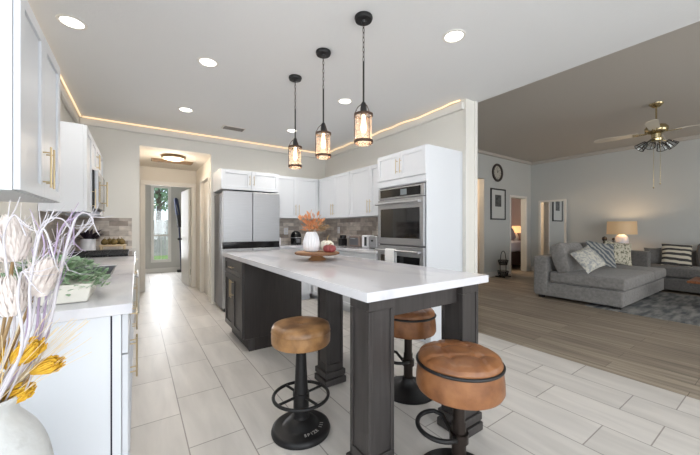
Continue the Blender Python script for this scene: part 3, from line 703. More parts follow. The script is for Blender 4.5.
# counter appliances
def appliance(name, label, cat, loc): return thing(name, label, cat, loc)
pm = appliance('coffee_maker', 'round black coffee pod machine on the back counter right of the refrigerator', 'coffee maker', (2.33, 5.10, CH))
MB().lathe([(0.085, 0.001), (0.095, 0.01), (0.098, 0.10), (0.092, 0.17), (0.07, 0.215), (0.035, 0.235), (0.001, 0.24)], (2.33, 5.10, CH), 32).build('body', M['blackgloss'], pm)
MB().lathe([(0.099, 0), (0.102, 0.006), (0.099, 0.012)], (2.33, 5.10, CH+0.115), 32).build('trim_ring', M['steel'], pm)
MB().box(2.295, 2.365, 4.985, 5.02, CH+0.035, CH+0.10, 0.006).build('basket_handle', M['steel_side'], pm)
jr = appliance('jar', 'small white lidded jar on the back counter beside the refrigerator', 'jar', (2.0, 5.12, CH))
MB().lathe([(0.04, 0.001), (0.05, 0.01), (0.05, 0.10), (0.044, 0.11)], (2.0, 5.12, CH), 24).build('body', M['ceramic'], jr); MB().lathe([(0.047, 0), (0.047, 0.012), (0.012, 0.02), (0.012, 0.035)], (2.0, 5.12, CH+0.111), 24).build('lid', M['ceramic'], jr)
gr = appliance('coffee_grinder', 'slim black coffee grinder, leftmost appliance on the right wall counter', 'coffee grinder', (2.80, 4.29, CH))
MB().box(2.74, 2.86, 4.235, 4.345, CH+0.001, CH+0.12, 0.008).build('body', M['blackplastic'], gr); MB().lathe([(0.05, 0), (0.054, 0.04), (0.048, 0.052)], (2.80, 4.29, CH+0.121), 24).build('lid', M['blackgloss'], gr)
cn = appliance('canister', 'grey canister between the black grinder and the bread box', 'canister', (2.83, 4.14, CH))
MB().lathe([(0.045, 0.001), (0.045, 0.13)], (2.83, 4.14, CH), 24).build('body', M['warmgrey'], cn); MB().lathe([(0.047, 0), (0.047, 0.02), (0.015, 0.026), (0.012, 0.04)], (2.83, 4.14, CH+0.131), 24).build('lid', M['steel'], cn)
bb = appliance('bread_box', 'brownish steel bread box in the middle of the right wall counter', 'bread box', (2.82, 3.89, CH))
MB().box(2.73, 2.91, 3.75, 4.03, CH+0.004, CH+0.165, 0.02).build('body', M['bread'], bb); MB().box(2.725, 2.732, 3.775, 4.005, CH+0.03, CH+0.14, 0.003).build('door', M['steel_side'], bb); MB().tube([(2.715, 3.83, CH+0.13), (2.715, 3.95, CH+0.13)], 0.005, 8).build('handle', M['steel'], bb)
wt = appliance('can_opener', 'white and black countertop appliance between bread box and toaster', 'appliance', (2.81, 3.625, CH))
MB().box(2.74, 2.88, 3.565, 3.70, CH+0.001, CH+0.185, 0.015).build('body', M['ceramic'], wt); MB().box(2.736, 2.741, 3.575, 3.63, CH+0.03, CH+0.16, 0.002).build('front_slot', M['blackplastic'], wt)
ts = appliance('toaster', 'stainless steel toaster on the right wall counter next to the ovens', 'toaster', (2.80, 3.40, CH))
MB().box(2.71, 2.89, 3.31, 3.50, CH+0.008, CH+0.18, 0.025).build('body', M['steel'], ts); MB().box(2.74, 2.86, 3.355, 3.38, CH+0.178, CH+0.1815).box(2.74, 2.86, 3.425, 3.45, CH+0.178, CH+0.1815).build('slots', M['blackplastic'], ts)
MB().box(2.695, 2.712, 3.39, 3.42, CH+0.10, CH+0.125, 0.004).build('lever', M['blackplastic'], ts); MB().box(2.72, 2.88, 3.32, 3.49, CH+0.001, CH+0.012).build('base', M['blackplastic'], ts)
def outlet(label, O, U, N):
    t = thing('wall_outlet', label, 'outlet', O, 'white outlet plates on the stone backsplash')
    MB().obox(O, U, N, -0.037, 0.037, -0.06, 0.06, 0, 0.006, 0.002).build('plate', M['ceramic'], t)
    MB().obox(O, U, N, -0.016, 0.016, -0.045, -0.012, 0.006, 0.008, 0.001).build('socket', M['trim'], t)
    MB().obox(O, U, N, -0.016, 0.016, 0.012, 0.045, 0.006, 0.008, 0.001).build('socket', M['trim'], t)
outlet('white outlet plate on the back wall stone backsplash beside the refrigerator', (2.26, WB-0.012, 1.17), X, NY)
outlet('white outlet plate on the right wall stone backsplash near the far corner', (WR-0.012, 4.88, 1.19), Y, NX)

# ------------------------------------------------------------------ island
ICH = 0.943
IX0, IX1, IY0, IY1 = 0.838, 1.775, 1.09, 3.95
tag(MB().box(IX0, IX1, IY0, IY1, ICH-0.045, ICH, 0.003).build('island_countertop', M['quartz']), 'glossy white quartz countertop on the dark kitchen island', 'countertop')
isl = cabinet('kitchen_island', 'dark wood kitchen island with a drawer, two doors and square panelled legs', 'kitchen island', None,
              (0.872, 3.12, 0), Y, NX, 0.72, ICH-0.046, 0.62,
              [('drawer', 0.004, 0.716, 0.73, 0.885, 'H')]+pair(0.72, 0.135, 0.722, 't'), M['darkwood'], 0.125)
for ch in isl.children:
    if ch.name.startswith(('door', 'drawer')): ch.data.materials[0] = M['greywood']
MB().obox((0.872, 3.12, 0), Y, NX, -0.006, 0.03, 0.001, 0.124, -0.10, -0.048, 0.002).build('toe_block', M['greywood'], isl)
def leg(x0, y0, sz, px):
    x1, y1 = x0+sz, y0+sz; mb = MB().box(x0+0.007, x1-0.007, y0+0.007, y1-0.007, 0.162, ICH-0.102)
    e = 0.022
    for cx, cy in ((x0, y0), (x1-e, y0), (x0, y1-e), (x1-e, y1-e)): mb.box(cx, cx+e, cy, cy+e, 0.161, ICH-0.101, 0.002)
    mb.box(x0, x1, y0, y1, ICH-0.10, ICH-0.047, 0.002).box(x0, x1, y0, y1, 0.001, 0.16, 0.002)
    l_ = mb.build('leg', M['greywood'], isl)
    MB().box(x0-px, x1+px, y0-px, y1+px, 0.0, 0.05, 0.006).box(x0-px*0.8, x1+px*0.8, y0-px*0.8, y1+px*0.8, 0.062, 0.108, 0.006).build('plinth', M['greywood'], l_)
leg(0.876, 1.125, 0.155, 0.02); leg(1.567, 1.125, 0.155, 0.02); leg(1.213, 2.09, 0.150, 0.02)
MB().box(1.033, 1.565, 1.165, 1.195, ICH-0.155, ICH-0.047, 0.002).build('apron', M['greywood'], isl)
MB().box(1.27, 1.30, 1.195, 2.088, ICH-0.12, ICH-0.047, 0.002).box(1.27, 1.30, 2.242, 3.118, ICH-0.12, ICH-0.047, 0.002).build('beam', M['darkwood'], isl)

# centrepiece on the island
SXc, SYc = 1.335, 2.47
cs = thing('cake_stand', 'round bark-edged wooden cake stand in the middle of the island', 'stand', (SXc, SYc, ICH))
ZS = ICH+0.075
MB().lathe([(0.075, 0.001), (0.08, 0.008), (0.055, 0.03), (0.045, 0.05), (0.06, 0.051)], (SXc, SYc, ICH), 32).build('foot', M['slab'], cs)
MB().lathe([(0.16, 0), (0.186, 0.001), (0.186, 0.0235), (0.16, 0.024)], (SXc, SYc, ICH+0.051), 40).build('plate', M['slab'], cs)
rm = MB(); ring = [(SXc+(0.188+0.003*math.sin(i*2.7))*math.cos(2*PI*i/40), SYc+(0.188+0.003*math.sin(i*2.7))*math.sin(2*PI*i/40), ICH+0.063) for i in range(40)]
rm.tube(ring, 0.011, 8, True).build('bark_edge', M['bark'], cs)
lft = -RT
vx, vy = (Vector((SXc, SYc, 0))+lft*0.052)[:2]
vs = thing('vase', 'white vertically ribbed pumpkin-shaped vase of orange dried leaves on the wooden stand', 'vase', (vx, vy, ZS))
MB().lathe([(0.045, 0.001), (0.062, 0.012), (0.071, 0.05), (0.071, 0.085), (0.062, 0.13), (0.046, 0.17), (0.036, 0.178), (0.03, 0.176), (0.028, 0.12)], (vx, vy, ZS), 72, ribs=16, ribamp=0.13).build('body', M['ceramic'], vs)
lf = MB(); rnd = random.Random(11)
for i in range(110):
    a = rnd.uniform(0, 2*PI); e = rnd.uniform(0.2, 1.45); L = 0.03+(0.09+0.09*math.sin(e))*rnd.random()
    d = Vector((math.cos(a)*math.cos(e), math.sin(a)*math.cos(e), math.sin(e)*0.9+0.15))
    p = Vector((vx, vy, ZS+0.175))+d*L*0.75
    lf.leaf(p, d+Vector((rnd.uniform(-.3, .3), rnd.uniform(-.3, .3), rnd.uniform(-.2, .4))), (rnd.uniform(-1, 1), rnd.uniform(-1, 1), 1), rnd.uniform(0.035, 0.06), rnd.uniform(0.016, 0.026))
lf.build('orange_leaves', M['orange'], vs, recalc=False)
lf = MB()
for i in range(34):
    a = rnd.uniform(-0.9, 0.5)-YAW; e = rnd.uniform(0.1, 0.7)
    d = Vector((math.cos(a)*math.cos(e), math.sin(a)*math.cos(e), math.sin(e)))
    lf.leaf(Vector((vx, vy, ZS+0.17))+d*rnd.uniform(0.05, 0.13), d, (rnd.uniform(-1, 1), rnd.uniform(-1, 1), 1), 0.06, 0.016)
lf.build('brown_leaves', M['brownleaf'], vs, recalc=False)
st = MB()
for k in range(9):
    a = k*0.7; st.tube([(vx, vy, ZS+0.10), (vx+0.012*math.cos(a), vy+0.012*math.sin(a), ZS+0.18), (vx+0.05*math.cos(a), vy+0.05*math.sin(a), ZS+0.25)], 0.0018, 5)
st.build('stems', M['stem'], vs)
def pumpkin(name, label, c, r, h, m, stem_h):
    t = thing(name, label, 'pumpkin', c)
    prof = [(0.012, 0.004), (r*0.6, 0.001), (r*0.92, h*0.2), (r, h*0.48), (r*0.9, h*0.78), (r*0.5, h*0.97), (r*0.12, h*0.9)]
    MB().lathe(prof, c, 60, ribs=10, ribamp=0.16).build('flesh', m, t)
    MB().tube([(c[0], c[1], c[2]+h*0.88), (c[0]+0.004, c[1], c[2]+h*0.95+stem_h*0.5), (c[0]+0.016, c[1]-0.006, c[2]+h*0.95+stem_h)], [0.009, 0.006, 0.005], 8).build('stem', M['stem'], t)
p1 = Vector((SXc, SYc, ZS))+RT*0.082+FW*0.055; p2 = Vector((SXc, SYc, ZS))+RT*0.115-FW*0.072
pumpkin('pumpkin', 'cream white pumpkin with a tall dry stem beside the ribbed vase', p1, 0.062, 0.10, M['cream'], 0.05)
pumpkin('pumpkin', 'small dark red pumpkin at the right edge of the wooden stand', p2, 0.053, 0.068, M['terracotta'], 0.012)

# ------------------------------------------------------------------ stools
def letters(parent, text, c, r, z, a0, step, size, m):
    fc = bpy.data.curves.new('t', 'FONT'); mb = MB()
    for i, ch in enumerate(text):
        if ch == ' ': continue
        fc.body = ch; fc.size = size; fc.align_x = 'CENTER'; fc.extrude = 0.0008
        tmp = bpy.data.objects.new('t', fc); C.objects.link(tmp)
        dg = bpy.context.evaluated_depsgraph_get(); me = bpy.data.meshes.new_from_object(tmp.evaluated_get(dg))
        a = a0+step*i; T = Matrix.Translation((c[0]+r*math.cos(a), c[1]+r*math.sin(a), z)) @ Matrix.Rotation(a+PI/2, 4, 'Z') @ Matrix.Rotation(R(4), 4, 'X')
        me.transform(T); mb.bm.from_mesh(me); bpy.data.meshes.remove(me); bpy.data.objects.remove(tmp)
    bpy.data.curves.remove(fc)
    return mb.build('lettering', m, parent, recalc=False)
s1 = thing('bar_stool', 'bar stool with a round honey tan drum seat, ring footrest and black cast base', 'bar stool', (0.824, 1.73, 0))
c1 = (0.824, 1.73, 0)
MB().lathe([(0.13, 0.530), (0.168, 0.533), (0.176, 0.545), (0.178, 0.582), (0.176, 0.605), (0.179, 0.611), (0.175, 0.618), (0.176, 0.628), (0.168, 0.646), (0.14, 0.655), (0.08, 0.658), (0.03, 0.655), (0.012, 0.646), (0.001, 0.645)], c1, 64).build('seat', M['tanleather'], s1)
MB().ball((c1[0], c1[1], 0.647), 0.011, 0.011, 0.006, 14).build('button', M['tanleather'], s1)
MB().lathe([(0.175, 0.001), (0.178, 0.012), (0.172, 0.03), (0.155, 0.038), (0.115, 0.042), (0.098, 0.05), (0.085, 0.068), (0.06, 0.082), (0.05, 0.085), (0.048, 0.10)], c1, 64).build('base', M['black'], s1)
MB().lathe([(0.046, 0.09), (0.047, 0.15), (0.044, 0.24), (0.042, 0.245), (0.038, 0.30), (0.028, 0.529)], c1, 28).lathe([(0.09, 0.523), (0.09, 0.531)], c1, 28).build('post', M['black'], s1)
rgz = 0.215
fr_ = MB(); n_ = 48
prf = [(c1[0]+0.165*math.cos(2*PI*i/n_), c1[1]+0.165*math.sin(2*PI*i/n_), rgz) for i in range(n_)]
fr_.tube(prf, 0.010, 8, True)
for k in range(4):
    a = YAW*-1+PI/4+k*PI/2
    fr_.tube([(c1[0]+0.04*math.cos(a), c1[1]+0.04*math.sin(a), rgz), (c1[0]+0.16*math.cos(a), c1[1]+0.16*math.sin(a), rgz)], 0.008, 8)
fr_.lathe([(0.05, 0.195), (0.05, 0.235)], c1, 24).build('footrest', M['black'], s1)
letters(s1, 'SPIZE III', c1, 0.133, 0.042, R(256), R(9.0), 0.03, M['lettering'])

s2 = thing('bar_stool', 'adjustable cognac leather stool with tufted cushion, nearest the camera by the island corner', 'bar stool', (0, 0, 0), 'cognac leather adjustable stools')
lm = MB(); seg = 96
rings = []
prof = [(0.196, 0.580), (0.197, 0.594), (0.189, 0.612), (0.165, 0.626), (0.125, 0.634), (0.08, 0.637), (0.04, 0.636), (0.015, 0.634)]
fine = []
for (ra, za), (rb, zb) in zip(prof, prof[1:]):
    for q in range(4): fine.append((ra+(rb-ra)*q/4, za+(zb-za)*q/4))
fine.append(prof[-1])
for r_, z_ in fine:
    ring = []
    for i in range(seg):
        a = 2*PI*i/seg; tuft = 0
        x_, y_ = r_*math.cos(a), r_*math.sin(a)
        for bx, by in ((0.065, 0.065), (-0.065, 0.065), (0.065, -0.065), (-0.065, -0.065)):
            q = math.hypot(x_-bx, y_-by); tuft += 0.013*math.exp(-(q/0.02)**2)
        for qq in (x_-0.065, x_+0.065, y_-0.065, y_+0.065): tuft += 0.005*math.exp(-(qq/0.009)**2)
        ring.append(lm.bm.verts.new((x_, y_, z_-tuft)))
    rings.append(ring)
for a_, b_ in zip(rings, rings[1:]):
    for i in range(seg): j = (i+1) % seg; lm.bm.faces.new((a_[i], a_[j], b_[j], b_[i]))
lm.bm.faces.new(rings[-1]); lm.bm.faces.new(rings[0][::-1])
lm.build('cushion', M['cognac'], s2, ang=60)
MB().lathe([(0.15, 0.448), (0.198, 0.452), (0.206, 0.468), (0.205, 0.51), (0.197, 0.574), (0.15, 0.578)], (0, 0, 0), 64).build('seat_shell', M['cognac'], s2)
MB().tube([(0.199*math.cos(2*PI*i/64), 0.199*math.sin(2*PI*i/64), 0.579) for i in range(64)], 0.008, 8, True).build('piping', M['blackplastic'], s2)
MB().lathe([(0.205, 0.001), (0.208, 0.006), (0.20, 0.013), (0.14, 0.022), (0.09, 0.034), (0.06, 0.05), (0.045, 0.075), (0.042, 0.10)], (0, 0, 0), 64).build('base', M['black'], s2)
MB().lathe([(0.034, 0.09), (0.034, 0.28), (0.029, 0.285), (0.029, 0.425), (0.06, 0.43), (0.06, 0.449)], (0, 0, 0), 28).lathe([(0.045, 0.19), (0.045, 0.235)], (0, 0, 0), 24).build('post', M['bronze'], s2)
lp = []
for i in range(21):
    a = -PI*0.5+PI*i/20; lp.append((-0.09-0.11*math.cos(a), 0.12*math.sin(a), 0.265))
MB().tube([(-0.03, -0.02, 0.215), (-0.05, -0.10, 0.255)]+lp+[(-0.05, 0.10, 0.255), (-0.03, 0.02, 0.215)], 0.011, 10).build('footrest', M['black'], s2)
MB().tube([(0.03, 0, 0.44), (0.13, 0.01, 0.425), (0.15, 0.01, 0.37)], 0.005, 8).ball((0.15, 0.01, 0.37), 0.009).build('lever', M['black'], s2)
s2.location = (1.30, 0.955, 0.0); s2.rotation_euler = (0, 0, -YAW)
dup(s2, (1.70, 1.70, 0), -YAW+R(18), 'adjustable cognac leather stool behind the front legs, under the far side of the island', 'cognac leather adjustable stools')

# ------------------------------------------------------------------ pendants
def pendant(x, y, label):
    t = thing('pendant_light', label, 'pendant light', (x, y, CT), 'pendant lights over the island')
    c = (x, y, 0)
    MB().lathe([(0.062, CT-0.001), (0.064, CT-0.012), (0.058, CT-0.028), (0.02, CT-0.03), (0.012, CT-0.045)], c, 32).build('canopy', M['black'], t)
    ch = MB(); z = CT-0.04
    for k in range(8):
        q = []
        for i in range(12):
            a = 2*PI*i/12; u, v = 0.0065*math.cos(a), 0.021*math.sin(a)
            q.append((x+(u if k % 2 else 0), y+(0 if k % 2 else u), z-0.02+v))
        ch.tube(q, 0.0022, 6, True); z -= 0.034
    ch.build('chain', M['bronze'], t)
    MB().tube([(x, y, z-0.0), (x, y, 2.105)], 0.0065, 10).build('rod', M['black'], t)
    fit = MB().lathe([(0.012, 2.11), (0.018, 2.10), (0.022, 2.075), (0.024, 2.03), (0.02, 2.022)], c, 24)
    fit.build('socket', M['black'], t); cage = MB()
    for k in range(3):
        a = k*2*PI/3+0.5
        cage.tube([(x+0.018*math.cos(a), y+0.018*math.sin(a), 2.095), (x+0.04*math.cos(a), y+0.04*math.sin(a), 2.075), (x+0.064*math.cos(a), y+0.064*math.sin(a), 2.03), (x+0.066*math.cos(a), y+0.066*math.sin(a), 1.83)], 0.003, 8)
    def hoop(z0, z1):
        cage.lathe([(0.060, z0), (0.066, z0), (0.067, (z0+z1)/2), (0.066, z1), (0.060, z1), (0.060, z0)], c, 40, caps=False)
    hoop(2.012, 2.028); hoop(1.824, 1.844)
    cage.build('cage', M['copper'], t)
    g = MB()
    for i in range(36):
        pass
    rg_ = [[g.bm.verts.new((x+0.0575*math.cos(2*PI*i/36), y+0.0575*math.sin(2*PI*i/36), zz)) for i in range(36)] for zz in (1.815, 2.02)]
    for i in range(36): j = (i+1) % 36; g.bm.faces.new((rg_[0][i], rg_[0][j], rg_[1][j], rg_[1][i]))
    g.build('glass_shade', M['amber'], t)
    b = MB().lathe([(0.011, 2.02), (0.011, 1.985), (0.015, 1.965), (0.019, 1.94), (0.018, 1.915), (0.011, 1.90), (0.001, 1.897)], c, 20).build('bulb', M['bulb'], t)
    l = bpy.data.lights.new('pendant_lamp', 'POINT'); l.energy = 0.9; l.color = (1, 0.76, 0.52); l.shadow_soft_size = 0.05
    o = bpy.data.objects.new('pendant_lamp', l); C.objects.link(o); o.location = (0, 0, 1.85-CT); o.parent = t
pendant(1.31, 1.745, 'black caged pendant light with amber glass, the nearest and largest of the row')
pendant(1.29, 2.28, 'black caged pendant light with amber glass, middle of the row over the island')
pendant(1.28, 2.82, 'black caged pendant light with amber glass, farthest of the row from the camera')

# ------------------------------------------------------------------ ceiling fittings
def downlight(px, py, label, power=9):
    d = (CT-EYE)*F/(228-py); p = at(px, py, d); x, y = p.x, p.y
    t = thing('recessed_light', label, 'recessed light', (x, y, CT), 'round recessed ceiling lights')
    MB().lathe([(0.088, CT-0.001), (0.085, CT-0.006), (0.068, CT-0.007), (0.066, CT-0.001)], (x, y, 0), 36).build('trim_ring', M['trim'], t)
    MB().lathe([(0.066, CT-0.0015), (0.060, CT-0.005)], (x, y, 0), 32).build('lens', M['down'], t)
    l = bpy.data.lights.new('downlight_lamp', 'SPOT'); l.energy = power*3.0; l.spot_size = R(165); l.spot_blend = 0.8; l.color = (1, 0.95, 0.88); l.shadow_soft_size = 0.06
    o = bpy.data.objects.new('downlight_lamp', l); C.objects.link(o); o.location = (0, 0, -0.02); o.parent = t
downlight(72, 22, 'recessed ceiling light nearest the upper left wall cabinet')
downlight(208, 62, 'recessed ceiling light in front of the hallway opening, left of the pendants')
downlight(186, 109.5, 'recessed ceiling light closest to the hallway opening', 15)
downlight(345, 101, 'recessed ceiling light between the two nearer pendants')
downlight(454, 36, 'recessed ceiling light above the oven tower side, right of the pendants')
downlight(292, 130.5, 'recessed ceiling light behind the farthest pendant', 17)
cv = thing('ceiling_vent', 'small grey rectangular air vent on the kitchen ceiling', 'vent', (1.18, 4.77, CT))
MB().box(1.02, 1.34, 4.69, 4.85, CT-0.012, CT-0.001, 0.003).build('frame', M['trim'], cv)
for k in range(6): MB().box(1.04, 1.32, 4.703+k*0.024, 4.713+k*0.024, CT-0.018, CT-0.011).build('slat', M['warmgrey'], cv)
hd = thing('ceiling_light', 'round bronze-rimmed dome light glowing on the hallway ceiling', 'ceiling light', (0.5, 5.90, HT))
MB().lathe([(0.175, HT-0.001), (0.18, HT-0.03), (0.168, HT-0.042), (0.155, HT-0.03)], (0.5, 5.90, 0), 40).build('rim', M['ventbrown'], hd)
MB().lathe([(0.155, HT-0.028), (0.15, HT-0.05), (0.1, HT-0.065), (0.001, HT-0.07)], (0.5, 5.90, 0), 40).build('diffuser', M['dome'], hd)
l = bpy.data.lights.new('hall_lamp', 'POINT'); l.energy = 13; l.color = (1, 0.86, 0.70); l.shadow_soft_size = 0.12
o = bpy.data.objects.new('hall_lamp', l); C.objects.link(o); o.location = (0, 0, -0.2); o.parent = hd
rv = thing('ceiling_vent', 'long brown slatted vent behind the dome light on the hallway ceiling', 'vent', (0.52, 6.35, HT))
MB().box(0.20, 0.84, 6.23, 6.47, HT-0.018, HT-0.001, 0.003).build('frame', M['ventbrown'], rv)
for k in range(7): MB().box(0.22, 0.82, 6.25+k*0.03, 6.262+k*0.03, HT-0.026, HT-0.017).build('slat', M['ventbrown'], rv)

# stick vacuum in the back room
vc = thing('stick_vacuum', 'dark navy stick vacuum standing upright by the window at the end of the hall', 'vacuum', (1.02, 9.85, 0))
MB().box(0.92, 1.12, 9.78, 9.93, 0.005, 0.07, 0.015).build('floor_head', M['blackplastic'], vc)
MB().tube([(1.02, 9.86, 0.06), (1.01, 9.88, 0.5), (0.97, 9.92, 1.35)], 0.02, 12).build('wand', M['navy'], vc)
MB().tube([(0.985, 9.90, 1.25), (0.95, 9.93, 1.62)], [0.055, 0.06], 16).build('dust_bin', M['blackplastic'], vc)
MB().tube([(0.95, 9.93, 1.60), (0.90, 9.93, 2.02), (0.89, 9.93, 2.07)], [0.065, 0.058, 0.03], 16).build('motor_housing', M['navy'], vc)
MB().tube([(0.96, 9.86, 1.62), (0.93, 9.83, 1.75), (0.91, 9.86, 1.88)], 0.016, 10).build('grip', M['blackplastic'], vc)

# garden beyond the window
struct('ground', MB().box(-8, 14, FY+0.3, 40, -0.25, -0.1), M['lawn'])
struct('garden_path', MB().box(-1, 2.4, FY+0.3, 12.6, -0.1, -0.08), M['pave'])
fe = thing('fence', 'weathered grey board fence across the garden outside the window', 'fence', (1.5, 17.5, -0.1))
bd = MB()
for k in range(90): bd.box(-6+k*0.16, -6+k*0.16+0.15, 17.5, 17.52, -0.1, 1.62+0.01*math.sin(k*2.1))
bd.build('boards', M['fence'], fe)
MB().box(-6, 8.4, 17.52, 17.57, 0.3, 0.4).box(-6, 8.4, 17.52, 17.57, 1.2, 1.3).build('rails', M['fence'], fe)
def tree(x, y, h, r, label, seed):
    t = thing('tree', label, 'tree', (x, y, -0.1), 'trees beyond the fence'); rn = random.Random(seed)
    tk = MB().tube([(x, y, -0.15), (x+0.1, y, h*0.4), (x+0.05, y+0.1, h*0.75)], [0.16, 0.12, 0.05], 10)
    for k in range(6):
        a = k*1.05; tk.tube([(x+0.1, y, h*0.4+k*0.1), (x+r*0.6*math.cos(a), y+r*0.6*math.sin(a), h*0.65+0.2*k)], [0.06, 0.02], 7)
    tk.build('trunk', M['trunk'], t); lf = MB()
    for i in range(2600):
        v = Vector((rn.gauss(0, 1), rn.gauss(0, 1), rn.gauss(0, 1))).normalized()*rn.random()**0.4
        lf.leaf((x+v.x*r, y+v.y*r, h*0.72+v.z*h*0.36), (rn.uniform(-1, 1), rn.uniform(-1, 1), rn.uniform(-1, .5)), (0, 0, 1), 0.26, 0.15)
    lf.build('crown', M['treeleaf'], t, recalc=False)
tree(0.9, 20.0, 6.0, 2.4, 'leafy tree beyond the garden fence filling the upper hallway window', 1)
tree(5.6, 22.5, 6.5, 2.6, 'leafy tree beyond the garden fence, farther right and partly hidden by the window edge', 2)

# ------------------------------------------------------------------ foreground vase of dried stems
VX, VY = -0.335, 1.20; RZ = 0.81
fv = thing('floor_vase', 'tall white speckled stoneware vase of dried stems in the left foreground', 'vase', (VX, VY, 0))
MB().lathe(smooth_prof([(0.09, 0.001), (0.108, 0.02), (0.135, 0.18), (0.148, 0.38), (0.144, 0.53), (0.131, 0.62), (0.110, 0.68), (0.088, 0.715), (0.073, 0.738), (0.073, 0.76), (0.086, 0.782), (0.089, 0.789), (0.083, 0.791), (0.066, 0.765), (0.060, 0.73), (0.09, 0.66)]), (VX, VY, 0), 64).build('body', M['stoneware'], fv)
base = Vector((VX, VY, 0.70))
def curve_to(tip, bend=0.0, side=0.0, n=14, start=None):
    a = Vector(start) if start else base+Vector((random.uniform(-.03, .03), random.uniform(-.03, .03), 0)); b = Vector(tip); out = []
    for i in range(n+1):
        t = i/n; p = a.lerp(b, t); k = math.sin(PI*t)
        out.append(p+Vector((0, 0, 1))*bend*k+RT*side*k)
    return out
wt_ = MB(); lt = MB()
# arching white twigs: (bend points in the picture, distance)
def arch(mb, pts, r0=0.0036, r1=0.0016):
    P = [at(*p) for p in pts]; P = [base+Vector((random.uniform(-.03, .03), random.uniform(-.03, .03), 0))]+P
    out = []
    for i in range(len(P)-1):
        p0 = P[max(i-1, 0)]; p1 = P[i]; p2 = P[i+1]; p3 = P[min(i+2, len(P)-1)]
        for k in range(7):
            t = k/7; out.append(0.5*((2*p1)+(p2-p0)*t+(2*p0-5*p1+4*p2-p3)*t*t+(3*p1-p0-3*p2+p3)*t**3))
    out.append(P[-1]); n = len(out)
    mb.tube(out, [r0+(r1-r0)*i/(n-1) for i in range(n)], 7)
    for k in range(5):
        i = random.randint(n//2, n-2); d = (out[i+1]-out[i]).normalized()
        e = (d+Vector((random.uniform(-.7, .7), random.uniform(-.7, .7), random.uniform(-.2, .9)))).normalized()
        mb.tube([out[i], out[i]+e*0.03, out[i]+e*0.055+Vector((0, 0, 0.01))], [r1*0.9, r1*0.7, r1*0.4], 5)
arch(wt_, [(30, 330, 0.80), (34, 250, 0.82), (45, 222, 0.84), (62, 219, 0.86), (72, 232, 0.88)])
arch(wt_, [(42, 340, 0.82), (60, 270, 0.85), (73, 225, 0.88), (80, 214, 0.9), (88, 214, 0.92), (93, 222, 0.93), (85, 232, 0.93)], 0.0042)
arch(wt_, [(25, 345, 0.76), (30, 285, 0.75), (40, 235, 0.74), (46, 232, 0.74), (54, 258, 0.74)])
arch(wt_, [(35, 350, 0.86), (52, 300, 0.88), (66, 256, 0.9), (76, 236, 0.92), (92, 220, 0.94)])
arch(wt_, [(12, 340, 0.78), (8, 280, 0.77), (4, 235, 0.76), (15, 215, 0.77), (26, 236, 0.78)])
arch(wt_, [(20, 355, 0.72), (18, 300, 0.7), (22, 272, 0.69), (32, 285, 0.69)])
arch(wt_, [(28, 360, 0.84), (40, 322, 0.86), (28, 303, 0.86), (14, 316, 0.85)], 0.003)
for tip, mid, d in (((20, 225), (24, 290), 0.84), ((50, 246), (40, 300), 0.87), ((64, 236), (50, 296), 0.9), ((35, 262), (30, 310), 0.79), ((5, 262), (10, 310), 0.83), ((60, 262), (44, 312), 0.86), ((46, 300), (34, 335), 0.83)):
    arch(wt_, [(mid[0]-6, mid[1]+50, d), (*mid, d+0.01), (*tip, d+0.02), (tip[0]+9, tip[1]+9, d+0.03)], 0.0024, 0.0011)
arch(lt, [(36, 345, 0.84), (48, 285, 0.86), (60, 232, 0.88), (72, 220, 0.89), (74, 245, 0.9)])
arch(lt, [(30, 350, 0.82), (40, 292, 0.83), (52, 262, 0.84), (58, 238, 0.85)])
arch(lt, [(40, 350, 0.88), (58, 288, 0.9), (66, 245, 0.91), (70, 228, 0.92)])
arch(lt, [(22, 350, 0.80), (30, 300, 0.81), (44, 252, 0.82), (41, 230, 0.82)])
wt_.build('white_twigs', M['twig'], fv); lt.build('lilac_twigs', M['lilac'], fv)
def protea(px, py, d, size, lean):
    c = at(px, py, d); mb = MB(); rnd = random.Random(int(px*7+py))
    ax = (Vector((0, 0, 1))+RT*lean).normalized(); u = ax.orthogonal().normalized(); v = ax.cross(u)
    for ring in range(9):
        f = ring/8; cnt = 22
        for k in range(cnt):
            a = 2*PI*(k+0.5*(ring % 2))/cnt+rnd.uniform(-.12, .12); q = u*math.cos(a)+v*math.sin(a)
            rr = 0.27*math.sin(PI*(0.22+0.55*f))+0.01; tilt = 0.55-0.62*f+rnd.uniform(-.1, .1)
            dd = ax*math.cos(tilt)+q*math.sin(tilt)
            mb.leaf(c+ax*(f*0.62-0.5)*size+q*rr*size*0.85, dd, q, size*rnd.uniform(0.36, 0.5), size*0.075)
    for k in range(150):
        a = rnd.uniform(0, 2*PI); q = u*math.cos(a)+v*math.sin(a)
        p = c+ax*rnd.uniform(-.35, .25)*size+q*0.24*size
        mb.tube([p, p+(ax*0.9+q*rnd.uniform(0.1, .6))*size*0.24], [0.0008, 0.0003], 4)
    mb.lathe([(0.12*size, -0.48*size), (0.25*size, -0.2*size), (0.24*size, 0.1*size), (0.1*size, 0.4*size)], c, 14)
    return mb.build('protea_bloom', M['fluff'], fv, recalc=False), c-ax*0.45*size
sm_ = MB()
for px, py, d, sz, ln in ((11, 240, 0.80, 0.115, -0.1), (41, 277, 0.82, 0.105, 0.4), (10, 297, 0.76, 0.095, -0.1), (-18, 285, 0.78, 0.11, -0.4)):
    _, foot = protea(px, py, d, sz, ln)
    sm_.tube(curve_to(foot, 0, 0.01), 0.004, 6)
